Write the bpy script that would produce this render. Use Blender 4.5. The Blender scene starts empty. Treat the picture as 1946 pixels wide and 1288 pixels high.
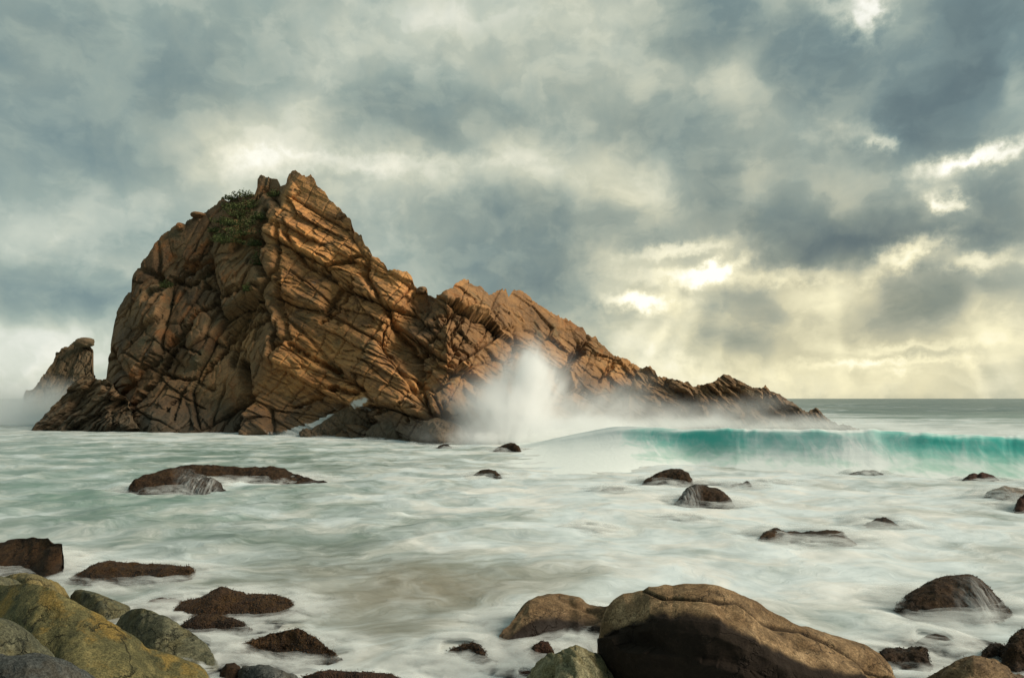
import bpy, math, random
import numpy as np
from mathutils import Vector

R = math.radians
scene = bpy.context.scene
COL = scene.collection

# ------------------------------------------------------------------ camera
F, HOR, CX, CAMH = 1400.0, 757.0, 973.0, 4.0      # focal length in photo pixels, horizon row, centre column, eye height
cam_d = bpy.data.cameras.new("camera")
cam_d.sensor_width = 36.0
cam_d.lens = 36.0 * F / 1946.0
cam_d.shift_y = (HOR - 644.0) / 1946.0
cam_d.clip_start, cam_d.clip_end = 0.1, 60000.0
cam = bpy.data.objects.new("camera", cam_d)
COL.objects.link(cam)
cam.location = (0, 0, CAMH)
cam.rotation_euler = (R(90), 0, 0)
scene.camera = cam

# ------------------------------------------------------------------ render settings
scene.render.engine = 'CYCLES'
scene.view_settings.view_transform = 'Standard'
scene.view_settings.look = 'None'
scene.view_settings.exposure = 0.29
scene.view_settings.gamma = 1.0
scene.cycles.use_denoising = True
scene.cycles.max_bounces = 14
scene.cycles.diffuse_bounces = 3
scene.cycles.transparent_max_bounces = 24
scene.cycles.volume_bounces = 12
scene.cycles.volume_step_rate = 1.0
scene.cycles.caustics_reflective = False
scene.cycles.caustics_refractive = False

# ------------------------------------------------------------------ node helpers
class NT:
    def __init__(s, tree):
        s.t = tree; s.n = tree.nodes; s.l = tree.links
    def link(s, a, b): s.l.new(a, b)
    def put(s, sock, v):
        if isinstance(v, bpy.types.NodeSocket): s.l.new(v, sock)
        elif v is not None: sock.default_value = v
    def m(s, op, a, b=None, c=None, clamp=False):
        n = s.n.new('ShaderNodeMath'); n.operation = op; n.use_clamp = clamp
        s.put(n.inputs[0], a)
        if b is not None: s.put(n.inputs[1], b)
        if c is not None: s.put(n.inputs[2], c)
        return n.outputs[0]
    def v(s, op, a, b=None):
        n = s.n.new('ShaderNodeVectorMath'); n.operation = op
        s.put(n.inputs[0], a)
        if b is not None: s.put(n.inputs[1], b)
        return n.outputs['Value'] if op in ('DOT_PRODUCT', 'LENGTH', 'DISTANCE') else n.outputs[0]
    def xyz(s, v):
        n = s.n.new('ShaderNodeSeparateXYZ'); s.put(n.inputs[0], v); return n.outputs
    def comb(s, x, y, z):
        n = s.n.new('ShaderNodeCombineXYZ')
        for i, q in enumerate((x, y, z)): s.put(n.inputs[i], q)
        return n.outputs[0]
    def rot(s, v, axis, ang):
        n = s.n.new('ShaderNodeVectorRotate'); n.rotation_type = axis
        s.put(n.inputs['Vector'], v); n.inputs['Angle'].default_value = ang
        return n.outputs[0]
    def noise(s, v, scale, detail=4, rough=.55, dist=0.0, color=False):
        n = s.n.new('ShaderNodeTexNoise')
        s.put(n.inputs['Vector'], v); n.inputs['Scale'].default_value = scale
        n.inputs['Detail'].default_value = detail; n.inputs['Roughness'].default_value = rough
        n.inputs['Distortion'].default_value = dist
        return n.outputs['Color'] if color else n.outputs[0]
    def voro(s, v, scale, feature='F1', out='Distance'):
        n = s.n.new('ShaderNodeTexVoronoi'); n.feature = feature
        s.put(n.inputs['Vector'], v); n.inputs['Scale'].default_value = scale
        return n.outputs[out]
    def ramp(s, fac, stops, interp='LINEAR'):
        n = s.n.new('ShaderNodeValToRGB'); n.color_ramp.interpolation = interp
        e = n.color_ramp.elements
        while len(e) < len(stops): e.new(0.5)
        for el, (p, c) in zip(e, stops):
            el.position = p
            el.color = (c, c, c, 1) if not hasattr(c, '__len__') else (c[0], c[1], c[2], 1)
        s.put(n.inputs[0], fac)
        return n.outputs[0]
    def mix(s, fac, a, b, blend='MIX'):
        n = s.n.new('ShaderNodeMix'); n.data_type = 'RGBA'; n.blend_type = blend
        s.put(n.inputs[0], fac)
        for sock, q in ((n.inputs[6], a), (n.inputs[7], b)):
            if isinstance(q, bpy.types.NodeSocket): s.l.new(q, sock)
            else: sock.default_value = (q[0], q[1], q[2], 1)
        return n.outputs[2]
    def attr(s, name):
        n = s.n.new('ShaderNodeAttribute'); n.attribute_name = name; return n.outputs['Fac']
    def smooth(s, x, a, b):
        n = s.n.new('ShaderNodeMapRange'); n.interpolation_type = 'SMOOTHSTEP'
        s.put(n.inputs[0], x); n.inputs[1].default_value = a; n.inputs[2].default_value = b
        return n.outputs[0]
    def pos(s):
        return s.n.new('ShaderNodeNewGeometry').outputs['Position']
    def bump(s, h, strength, dist, normal=None):
        n = s.n.new('ShaderNodeBump'); n.inputs['Strength'].default_value = strength
        n.inputs['Distance'].default_value = dist; s.put(n.inputs['Height'], h)
        if normal is not None: s.put(n.inputs['Normal'], normal)
        return n.outputs[0]

def srgb(r, g, b):
    f = lambda c: ((c / 255 + .055) / 1.055) ** 2.4 if c > 10 else c / 255 / 12.92
    return (f(r), f(g), f(b))

# ------------------------------------------------------------------ world: overcast sky of broken cloud
SUN_AZ, SUN_EL = R(101), R(34)                     # azimuth from the view direction (+Y) towards +X
world = bpy.data.worlds.new("World")
scene.world = world
world.use_nodes = True
world.cycles.sampling_method = 'NONE'
def build_sky():
    w = NT(world.node_tree); w.n.clear()
    tc = w.n.new('ShaderNodeTexCoord').outputs['Generated']
    d = w.v('NORMALIZE', tc)
    x, y, z = w.xyz(d)[:3]
    az = w.m('ARCTAN2', x, y)
    el = w.m('ARCSINE', z)
    P = w.comb(w.m('MULTIPLY', az, 14.0), w.m('MULTIPLY', el, 14.0), 0.0)   # about one unit per 100 photo pixels
    zz = w.m('ADD', w.m('ABSOLUTE', z), 0.42)
    cp = w.comb(w.m('DIVIDE', x, zz), w.m('DIVIDE', y, zz), 0.0)            # cloud-layer plane: flattens to the horizon
    n1 = w.noise(cp, 1.7, 3, .5, color=True)
    n2 = w.noise(P, 1.0, 4, .5, color=True)
    wv = w.v('ADD', w.v('MULTIPLY', w.v('SUBTRACT', n1, (.5, .5, .5)), (1.3, .9, 0)),
                    w.v('MULTIPLY', w.v('SUBTRACT', n2, (.5, .5, .5)), (.95, .75, 0)))
    Pw = w.v('ADD', P, wv)
    n3 = w.noise(P, 3.2, 5, .6, color=True)
    Ps = w.v('ADD', w.v('ADD', P, w.v('MULTIPLY', wv, (.35, .3, 0))), w.v('MULTIPLY', w.v('SUBTRACT', n3, (.5, .5, .5)), (.85, .55, 0)))
    def gauss(px, py, sx, sy, rot=0, flat=False, soft=False, raw=False):
        a = math.atan2(px - CX, F); e = math.atan2((HOR - py) * math.cos(a), F)
        k = math.cos(a) ** 2
        q = w.v('SUBTRACT', P if raw else Ps if soft else Pw, (a * 14, e * 14, 0))
        if rot: q = w.rot(q, 'Z_AXIS', -R(rot))
        q = w.v('MULTIPLY', q, (100 / (sx * (k if abs(rot) < 45 else k ** .3)), 100 / (sy * k ** .5), 0))
        r2 = w.v('DOT_PRODUCT', q, q)
        if flat: r2 = w.m('MULTIPLY', r2, r2)
        return w.m('POWER', 2.71828, w.m('MULTIPLY', r2, -1.0))
    acc = None
    B = [  # photo position, sizes, tilt, brightness added
     (60, 180, 330, 170, 0, -.07), (430, 130, 150, 90, 10, -.06), (120, 330, 200, 50, 0, .02),
     (40, 440, 75, 75, -30, .13), (190, 400, 130, 40, 20, .08), (110, 555, 170, 60, 0, -.10), (215, 510, 90, 40, 0, .06),
     (60, 640, 230, 38, 0, .17), (30, 700, 200, 50, 0, .14),
     (520, 250, 150, 80, 40, .14), (490, 308, 60, 28, 0, .14), (640, 312, 150, 12, 0, .09), (800, 305, 90, 10, 0, .05),
     (700, 60, 200, 80, 0, .06), (890, 20, 140, 40, 10, .13), (830, 225, 190, 55, -5, -.09), (640, 230, 60, 40, 0, -.03),
     (720, 385, 110, 65, -15, .09), (860, 330, 160, 26, 0, .08), (960, 480, 190, 80, -15, -.085), (1060, 420, 130, 40, 0, -.05),
     (1010, 300, 110, 55, 0, .14), (1230, 340, 110, 50, -20, .13), (1120, 150, 190, 90, 0, .07), (1180, 30, 160, 30, 0, .08),
     (1100, 230, 150, 60, 0, -.06), (1340, 50, 90, 60, 0, -.13), (1530, 110, 100, 90, 0, -.15), (1420, 140, 70, 45, -30, .06),
     (1640, 40, 24, 34, -20, .30), (1600, 10, 60, 18, 0, .18), (1770, 160, 150, 130, 0, -.115), (1870, 50, 120, 90, 0, -.11),
     (1900, 140, 22, 60, 15, .13), (1720, 220, 110, 55, 0, -.08), (1490, 230, 110, 60, 0, .03), (1290, 250, 150, 50, 0, -.05),
     (1330, 345, 70, 50, 0, -.10), (1560, 300, 120, 40, 0, -.05), (1430, 425, 170, 40, -4, -.13), (1640, 450, 130, 38, 8, -.19),
     (1560, 470, 110, 40, 0, -.10), (1860, 297, 105, 14, 4, .36), (1790, 330, 70, 26, 20, .14), (1800, 380, 34, 12, -15, .32),
     (1675, 272, 28, 12, -20, .25), (1640, 250, 50, 20, 0, .12), (1900, 400, 90, 70, 0, -.12), (1780, 430, 120, 20, -4, -.12),
     (1290, 470, 85, 12, 6, .22), (1215, 570, 52, 13, -8, .32), (1170, 530, 110, 34, 20, .10), (1270, 520, 60, 14, 0, .14),
     (1350, 514, 58, 15, 22, .36), (1490, 522, 130, 14, 0, .16), (1590, 528, 60, 40, 60, .11), (1592, 585, 22, 60, 8, .05),
     (1742, 474, 66, 18, 18, .36), (1690, 470, 20, 12, 0, .15), (1860, 490, 70, 16, 0, .24), (1760, 525, 80, 55, 0, -.15), (1870, 535, 90, 30, 0, -.10),
     (1690, 590, 120, 45, 0, -.10), (1400, 590, 105, 58, 0, -.10), (1450, 652, 105, 26, 0, -.10), (1230, 640, 90, 40, 0, .02),
     (1910, 640, 95, 34, -20, .12), (1740, 655, 110, 9, 0, .10), (1690, 685, 140, 7, 0, .12), (1700, 706, 34, 10, 0, .10), (1250, 690, 80, 34, -20, .15),
     (1500, 735, 480, 34, 0, .10), (1560, 620, 480, 140, 0, .115), (1050, 560, 130, 60, 0, -.07),
    ]
    for b in B:
        px, py, sx, sy, rot, amp = b
        soft = sy < 36 and amp > 0
        g = gauss(px, py, sx * 1.12, sy * 1.12, rot, flat=(amp < 0 and sy > 40), soft=soft)
        acc = w.m('MULTIPLY_ADD', g, amp * 1.12, acc if acc is not None else 0.0)
    # crepuscular rays under the gaps, fanning from the hidden sun
    for (px, py, sx, sy, rot, amp) in ((1318, 590, 20, 100, -26, .085), (1268, 622, 13, 120, -36, .05), (1235, 600, 16, 120, -44, .045), (1370, 640, 18, 90, -14, .03),
                                       (1592, 640, 15, 110, 6, .03), (1640, 650, 18, 90, 16, .03), (1480, 680, 22, 80, -6, .03), (1905, 690, 30, 110, 24, .05), (1850, 700, 14, 80, 20, .05)):
        acc = w.m('MULTIPLY_ADD', gauss(px, py, sx, sy, rot, raw=True), amp * 1.5, acc)
    f1 = w.noise(cp, 3.1, 9, .56)
    f4 = w.smooth(w.noise(w.v('ADD', w.v('MULTIPLY', P, (.8, 1.25, 1)), w.v('MULTIPLY', wv, (.8, .8, 0))), 1.15, 9, .55), .44, .58)
    f2 = w.noise(w.v('ADD', P, w.v('MULTIPLY', wv, (.5, .5, 0))), 1.7, 8, .52)
    f3 = w.noise(Pw, .8, 5, .55)
    acc = w.m('MULTIPLY_ADD', w.m('SUBTRACT', f1, .5), .15, acc)
    acc = w.m('MULTIPLY_ADD', w.m('SUBTRACT', f2, .5), .12, acc)
    acc = w.m('MULTIPLY_ADD', w.m('SUBTRACT', f3, .5), .18, acc)
    acc = w.m('MULTIPLY_ADD', w.m('SUBTRACT', f4, .5), .05, acc)
    behind = w.smooth(y, .1, -.5)                                          # unseen sky behind the camera, dimmed so rock faces turned this way go darker
    b = w.m('MULTIPLY_ADD', behind, -.14, w.m('ADD', acc, .60), clamp=True)
    warm = w.m('MULTIPLY', gauss(1650, 640, 620, 260, soft=True), .92)
    warm = w.m('MULTIPLY_ADD', gauss(1150, 320, 520, 330, soft=True), .30, warm)
    warm = w.m('MULTIPLY_ADD', gauss(480, 280, 250, 120, soft=True), .22, warm)
    warm = w.m('MULTIPLY_ADD', w.m('SUBTRACT', f3, .5), .6, warm)
    warm = w.m('MULTIPLY', warm, w.m('MULTIPLY_ADD', b, .9, .45), clamp=True)
    cool = w.ramp(b, [(.30, srgb(86, 103, 106)), (.46, srgb(110, 129, 129)), (.58, srgb(141, 156, 148)), (.72, srgb(183, 190, 176)), (.86, srgb(221, 222, 212)), (1.0, srgb(252, 251, 245))])
    wrm = w.ramp(b, [(.30, srgb(92, 98, 92)), (.48, srgb(128, 130, 112)), (.58, srgb(156, 155, 134)), (.70, srgb(194, 188, 156)), (.84, srgb(233, 225, 187)), (1.0, srgb(255, 252, 232))])
    clouds = w.mix(warm, cool, wrm)
    sky = w.n.new('ShaderNodeTexSky'); sky.sky_type = 'NISHITA'; sky.sun_disc = False
    sky.sun_elevation = SUN_EL; sky.sun_rotation = SUN_AZ
    skyc = w.mix(1.0, sky.outputs[0], (.10, .10, .10), 'MULTIPLY')
    col = w.mix(.94, skyc, clouds)
    bg = w.n.new('ShaderNodeBackground'); w.put(bg.inputs[0], col); bg.inputs[1].default_value = 1.0
    out = w.n.new('ShaderNodeOutputWorld'); w.link(bg.outputs[0], out.inputs[0])
build_sky()

# ------------------------------------------------------------------ sun through cloud
sd = bpy.data.lights.new("sun", 'SUN'); sd.energy = 3.3; sd.angle = R(26); sd.color = (1.0, .87, .70)
sun = bpy.data.objects.new("sun", sd); COL.objects.link(sun)
sv = Vector((math.sin(SUN_AZ) * math.cos(SUN_EL), math.cos(SUN_AZ) * math.cos(SUN_EL), math.sin(SUN_EL)))
sun.rotation_euler = sv.to_track_quat('Z', 'Y').to_euler()
sun.location = sv * 200

# ------------------------------------------------------------------ numpy noise
def _h(ix, iy, iz, seed):
    h = (ix.astype(np.int64) * 374761393 + iy.astype(np.int64) * 668265263 + iz.astype(np.int64) * 2147483647 + seed * 974634777) & 0xffffffff
    h = ((h ^ (h >> 13)) * 1274126177) & 0xffffffff
    h = ((h ^ (h >> 16)) * 2246822519) & 0xffffffff
    h = h ^ (h >> 15)
    return (h & 0xffffff).astype(np.float64) / 16777215.0
def vn(x, y, z=None, seed=0):
    if z is None: z = np.zeros_like(x)
    ix, iy, iz = np.floor(x), np.floor(y), np.floor(z)
    fx, fy, fz = x - ix, y - iy, z - iz
    ux, uy, uz = (f * f * f * (f * (f * 6 - 15) + 10) for f in (fx, fy, fz))
    r = 0
    for dx in (0, 1):
        wx = ux if dx else 1 - ux
        for dy in (0, 1):
            wy = uy if dy else 1 - uy
            for dz in (0, 1):
                wz = uz if dz else 1 - uz
                r = r + wx * wy * wz * _h(ix + dx, iy + dy, iz + dz, seed)
    return r * 2 - 1
def fbm(x, y, z=None, seed=0, octv=4, gain=.5, lac=2.03):
    a, s, t = 1.0, 0, 0
    for o in range(octv):
        s = s + a * vn(x, y, z, seed + o * 17); t += a
        a *= gain; x = x * lac + 3.1; y = y * lac + 7.7
        if z is not None: z = z * lac + 1.3
    return s / t
def cells(u, v, seed=0, jit=.85):
    """jittered-grid Voronoi: edge distance, two randoms of the cell, tilt-plane offsets"""
    iu, iv = np.floor(u), np.floor(v)
    d1 = np.full_like(u, 9e9); d2 = np.full_like(u, 9e9)
    c1u = np.zeros_like(u); c1v = np.zeros_like(u); c2u = np.zeros_like(u); c2v = np.zeros_like(u)
    gi = np.zeros_like(u); gj = np.zeros_like(u)
    z = np.zeros_like(u)
    for a in (-1, 0, 1):
        for b in (-1, 0, 1):
            cu, cv = iu + a, iv + b
            pu = cu + .5 + jit * (_h(cu, cv, z, seed) - .5)
            pv = cv + .5 + jit * (_h(cu, cv, z, seed + 1) - .5)
            d = (pu - u) ** 2 + (pv - v) ** 2
            near = d < d1; sec = (~near) & (d < d2)
            c2u = np.where(near, c1u, np.where(sec, pu, c2u)); c2v = np.where(near, c1v, np.where(sec, pv, c2v))
            d2 = np.where(near, d1, np.where(sec, d, d2))
            c1u = np.where(near, pu, c1u); c1v = np.where(near, pv, c1v); d1 = np.where(near, d, d1)
            gi = np.where(near, cu, gi); gj = np.where(near, cv, gj)
    edge = (d2 - d1) / (2 * np.sqrt((c2u - c1u) ** 2 + (c2v - c1v) ** 2) + 1e-6)
    return edge, _h(gi, gj, z, seed + 2), _h(gi, gj, z, seed + 3), _h(gi, gj, z, seed + 4), u - c1u, v - c1v
def sstep(x, a, b):
    t = np.clip((x - a) / (b - a), 0, 1); return t * t * (3 - 2 * t)
def lerp_pts(pts, x):
    p = np.array(pts, float); return np.interp(x, p[:, 0], p[:, 1])

# ------------------------------------------------------------------ object helpers
def tag(o, label=None, cat=None, group=None, kind=None):
    if label: o['label'] = label
    if cat: o['category'] = cat
    if group: o['group'] = group
    if kind: o['kind'] = kind
    return o
def raw_mesh(name, co, faces, mat, parent=None, attrs=None, smooth=True):
    """co (n,3); faces (m,4) or (m,3) int array"""
    me = bpy.data.meshes.new(name)
    n, m, k = len(co), len(faces), faces.shape[1]
    me.vertices.add(n); me.vertices.foreach_set('co', np.ascontiguousarray(co, np.float32).ravel())
    me.loops.add(m * k); me.loops.foreach_set('vertex_index', np.ascontiguousarray(faces, np.int32).ravel())
    me.polygons.add(m); me.polygons.foreach_set('loop_start', np.arange(0, m * k, k, dtype=np.int32))
    me.polygons.foreach_set('use_smooth', np.full(m, smooth, bool))
    me.update(calc_edges=True)
    for an, av in (attrs or {}).items():
        a = me.attributes.new(an, 'FLOAT', 'POINT'); a.data.foreach_set('value', np.ascontiguousarray(av, np.float32).ravel())
    me.materials.append(mat)
    o = bpy.data.objects.new(name, me); COL.objects.link(o)
    if parent is not None: o.parent = parent
    return o
def grid_faces(nr, nc):
    i = np.arange(nr - 1)[:, None] * nc + np.arange(nc - 1)[None, :]
    return np.stack([i, i + 1, i + nc + 1, i + nc], -1).reshape(-1, 4)
def grid_normals(X, Y, Z):
    P = np.stack([X, Y, Z], -1)
    du = np.gradient(P, axis=1); dv = np.gradient(P, axis=0)
    n = np.cross(du, dv); n /= np.linalg.norm(n, axis=-1, keepdims=True) + 1e-9
    return n
def smooth2(a, k):
    for ax in (0, 1):
        p = np.pad(a, [(k, k) if i == ax else (0, 0) for i in range(a.ndim)], mode='edge')
        c = np.cumsum(p, axis=ax)
        c = np.concatenate([np.zeros_like(np.take(c, [0], axis=ax)), c], axis=ax)
        n = a.shape[ax]
        hi = np.take(c, np.arange(2 * k + 1, 2 * k + 1 + n), axis=ax); lo = np.take(c, np.arange(n), axis=ax)
        a = (hi - lo) / (2 * k + 1)
    return a
def px_to_xy(px, Y): return (px - CX) / F * Y

# ------------------------------------------------------------------ materials
def new_mat(name):
    m = bpy.data.materials.new(name); m.use_nodes = True
    t = NT(m.node_tree); t.n.clear()
    out = t.n.new('ShaderNodeOutputMaterial')
    return m, t, out
def principled(t, out, color, rough, normal=None, spec=.4):
    b = t.n.new('ShaderNodeBsdfPrincipled')
    if isinstance(color, bpy.types.NodeSocket): t.link(color, b.inputs['Base Color'])
    else: b.inputs['Base Color'].default_value = (*color, 1)
    t.put(b.inputs['Roughness'], rough)
    b.inputs['Specular IOR Level'].default_value = spec
    if normal is not None: t.link(normal, b.inputs['Normal'])
    t.link(b.outputs[0], out.inputs[0])
    return b
def bedded(t, p, ang, sx, sy):
    """position turned so that x runs along the bedding in the XZ plane, then stretched"""
    q = t.rot(p, 'Y_AXIS', -ang)
    return t.v('MULTIPLY', q, (sx, .5 * (sx + sy), sy))

def cliff_material():
    m, t, out = new_mat("weathered_cliff_rock")
    p = t.pos(); x, y, z = t.xyz(p)[:3]
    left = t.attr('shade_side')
    wp = t.v('ADD', p, t.v('MULTIPLY', t.v('SUBTRACT', t.noise(p, .35, 4, color=True), (.5, .5, .5)), (1.6, 1.6, 1.6)))
    a = t.noise(p, .17, 6, .6)
    bed = t.noise(bedded(t, wp, R(-29), .22, 1.5), 1.0, 7, .62)
    fine = t.noise(bedded(t, wp, R(-29), 1.2, 6.0), 1.0, 6, .6)
    col = t.ramp(t.m('ADD', t.m('MULTIPLY', a, .55), t.m('MULTIPLY', bed, .5)),
                 [(.36, (.15, .088, .044)), (.45, (.33, .182, .078)), (.53, (.49, .268, .106)), (.62, (.60, .33, .122)), (.74, (.52, .32, .17))])
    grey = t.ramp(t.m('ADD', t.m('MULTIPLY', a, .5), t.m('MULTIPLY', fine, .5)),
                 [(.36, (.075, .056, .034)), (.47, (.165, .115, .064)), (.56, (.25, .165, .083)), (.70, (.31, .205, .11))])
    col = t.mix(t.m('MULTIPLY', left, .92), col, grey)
    col = t.mix(1.0, col, (.93, .85, .79), 'MULTIPLY')
    tone = t.attr('tone')
    col = t.mix(1.0, col, t.ramp(t.m('ADD', tone, .5), [(.15, (.62, .60, .60)), (.5, (1, 1, 1)), (.85, (1.38, 1.30, 1.18))]), 'MULTIPLY')
    # rust patches, pale mineral skin and olive stain with shapes of their own
    rust = t.smooth(t.noise(wp, .22, 5, .6), .56, .68)
    col = t.mix(t.m('MULTIPLY', rust, .55), col, (.30, .115, .032))
    olive = t.smooth(t.noise(t.v('ADD', wp, (40, 3, 9)), .27, 6, .62), .54, .68)
    col = t.mix(t.m('MULTIPLY', olive, .6), col, (.10, .092, .05))
    streak = t.smooth(fine, .52, .70)
    col = t.mix(t.m('MULTIPLY', streak, .42), col, (.055, .042, .030))
    pale = t.smooth(t.noise(bedded(t, p, R(-29), .8, 3.2), 1.3, 7, .66), .58, .74)
    col = t.mix(t.m('MULTIPLY', pale, .35), col, (.46, .32, .19))
    spk = t.noise(p, 7.0, 4, .7)
    col = t.mix(1.0, col, t.ramp(spk, [(.25, .62), (.75, 1.32)]), 'MULTIPLY')
    # tide stain: black-green band whose upper limit wanders
    tide = t.m('ADD', z, t.m('MULTIPLY', t.m('SUBTRACT', t.noise(p, .30, 5, .6), .5), -5.0))
    wet = t.m('SUBTRACT', 1.0, t.smooth(tide, .6, 5.6))
    col = t.mix(t.m('MULTIPLY', wet, .82), col, t.mix(t.noise(p, .5, 4), (.035, .036, .028), (.10, .070, .040)))
    bare = t.attr('reef')
    col = t.mix(t.m('MULTIPLY', bare, .78), col, t.mix(t.noise(wp, .8, 5), (.045, .040, .028), (.15, .112, .066)))
    wn = t.noise(bedded(t, wp, R(30), .35, 2.2), 1.3, 7, .62)
    wsh = t.smooth(t.m('MULTIPLY_ADD', t.m('SUBTRACT', wn, .5), 1.9, t.attr('wash')), .22, .95)      # white water running down the inlet
    col = t.mix(t.m('MULTIPLY', wsh, .8), col, (.78, .79, .75))
    rough = t.m('SUBTRACT', .88, t.m('MULTIPLY', wet, .35))
    h = t.m('ADD', t.m('MULTIPLY', fine, .7), t.m('MULTIPLY', t.noise(p, 3.0, 8, .65), .8))
    principled(t, out, col, rough, t.bump(h, .9, .22), .3)
    return m
M_CLIFF = cliff_material()

def boulder_material(name, dark, mid, light, patch, wet_top, scale=1.0, bed=None, speck=0.0, bump=.6, wetcol=(.022, .016, .011), dry=.86, spec=.2, clump=0.0):
    m, t, out = new_mat(name)
    p = t.pos(); x, y, z = t.xyz(p)[:3]
    wp = t.v('ADD', p, t.v('MULTIPLY', t.v('SUBTRACT', t.noise(p, 1.1 * scale, 4, color=True), (.5, .5, .5)), (.5, .5, .5)))
    n1 = t.noise(wp, 1.3 * scale, 7, .62)
    n2 = t.noise(wp, 9 * scale, 8, .68)
    src = t.m('ADD', t.m('MULTIPLY', n1, .48), t.m('MULTIPLY', n2, .52))
    col = t.ramp(src, [(.34, dark), (.50, mid), (.66, light)])
    pm = t.smooth(t.noise(t.v('ADD', wp, (11, 5, 2)), 1.9 * scale, 9, .66), .47, .60)
    col = t.mix(t.m('MULTIPLY', pm, .75), col, patch)
    h = t.m('ADD', t.m('MULTIPLY', n2, .8), t.m('MULTIPLY', t.noise(p, 38 * scale, 6, .7), .35))
    if bed is not None:
        st = t.noise(bedded(t, wp, bed, 1.0, 7.0), 1.6 * scale, 6, .6)
        col = t.mix(1.0, col, t.ramp(st, [(.3, .62), (.7, 1.3)]), 'MULTIPLY')
        h = t.m('ADD', h, t.m('MULTIPLY', st, 1.1))
    ed = t.voro(t.v('MULTIPLY', t.v('ADD', p, t.v('MULTIPLY', t.v('SUBTRACT', t.noise(p, 1.7, 5, .6, color=True), (.5, .5, .5)), (.9, .9, .9))), (.8, .8, 2.2)), 1.15, 'DISTANCE_TO_EDGE')
    ck = t.m('MULTIPLY', t.m('SUBTRACT', 1.0, t.smooth(ed, .004, .030)), t.smooth(t.noise(p, 1.1, 3), .45, .58))
    h = t.m('MULTIPLY_ADD', ck, -1.6, h)
    col = t.mix(t.m('MULTIPLY', ck, .55), col, dark)
    if clump:
        cv = t.voro(wp, 34.0); h = t.m('MULTIPLY_ADD', cv, -clump, h)
        col = t.mix(1.0, col, t.ramp(cv, [(.0, 1.35), (.5, .65)]), 'MULTIPLY')
    grain = t.noise(p, 42, 4, .75)
    col = t.mix(1.0, col, t.ramp(grain, [(.38, .50), (.62, 1.45)]), 'MULTIPLY')
    if speck:
        dv = t.voro(p, 9.0); cl = t.smooth(t.noise(p, 1.4, 3), .47, .6)
        dots = t.m('MULTIPLY', t.m('SUBTRACT', 1.0, t.smooth(dv, .10, .20)), cl)
        col = t.mix(t.m('MULTIPLY', dots, speck), col, (.02, .016, .013))
    if wet_top is not None:
        lvl = t.m('ADD', z, t.m('MULTIPLY', t.m('SUBTRACT', t.noise(p, 1.1, 5, .6), .5), -.8))
        wet = t.m('SUBTRACT', 1.0, t.smooth(lvl, wet_top - .22, wet_top + .22))
        col = t.mix(t.m('MULTIPLY', wet, .86), col, wetcol)
        rough = t.m('SUBTRACT', .86, t.m('MULTIPLY', wet, .36))
    else: rough = dry
    stn = t.attr('shade_stain')
    col = t.mix(t.m('MULTIPLY', stn, .97), col, (.011, .0065, .004))  # near-black colour: painted shade with wet film, and dark crack lines
    principled(t, out, col, rough, t.bump(h, bump, .05), spec)
    return m
M_TAN = boulder_material("tan_wave_worn_boulder_rock", (.060, .038, .020), (.20, .130, .066), (.36, .25, .138), (.125, .075, .034), None, .8, R(-20), .9)
M_TANW = boulder_material("tan_boulder_rock_with_dark_tide_band", (.050, .032, .017), (.140, .090, .046), (.26, .18, .10), (.088, .054, .026), .22, .8, R(-20), .9)
M_MOSS = boulder_material("olive_lichen_boulder_rock", (.034, .036, .018), (.100, .092, .040), (.215, .180, .075), (.22, .145, .036), None, .9, None, 0, .9)
M_YEL = boulder_material("yellow_lichen_boulder_rock", (.09, .075, .036), (.20, .155, .060), (.30, .23, .10), (.13, .115, .06), None, 1.0, None, 0, .9)
M_GREEN = boulder_material("green_grey_boulder_rock", (.040, .044, .030), (.095, .096, .060), (.175, .165, .10), (.12, .105, .050), None, 1.0, R(-12), 0, .9)
M_GREY = boulder_material("dark_grey_lichen_boulder_rock", (.022, .026, .026), (.060, .066, .062), (.14, .14, .125), (.05, .045, .033), None, 1.2, None, 0, .9)
M_RIB = boulder_material("pale_green_ribbed_boulder_rock", (.095, .090, .050), (.205, .190, .110), (.33, .30, .185), (.16, .135, .062), None, 1.2, None, .9, .9)
M_WEED = boulder_material("brown_seaweed_covered_rock", (.016, .008, .004), (.052, .026, .010), (.130, .066, .024), (.090, .045, .010), .10, 1.6, None, 0, 1.0, dry=.45, spec=.3, wetcol=(.012, .007, .004), clump=.6)
M_RED = boulder_material("red_brown_seaweed_rock", (.026, .009, .006), (.075, .028, .014), (.155, .068, .038), (.062, .028, .013), .10, 1.8, None, 0, 1.0, dry=.45, spec=.3, wetcol=(.012, .007, .004), clump=.6)
M_DARK = boulder_material("wet_dark_brown_boulder_rock", (.010, .006, .0035), (.028, .016, .008), (.078, .045, .021), (.046, .023, .009), .12, 1.2, None, 0, .9, dry=.6, wetcol=(.012, .008, .005))

def foliage_material(name, c1, c2):
    m, t, out = new_mat(name)
    n = t.noise(t.pos(), 1.7, 4)
    principled(t, out, t.ramp(n, [(.35, c1), (.65, c2)]), .75, None, .2)
    return m
M_SHRUB = foliage_material("coastal_shrub_leaves", (.020, .034, .010), (.11, .13, .04))
M_TUFT = foliage_material("brown_seaweed_fronds", (.018, .009, .004), (.080, .042, .016))

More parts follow.
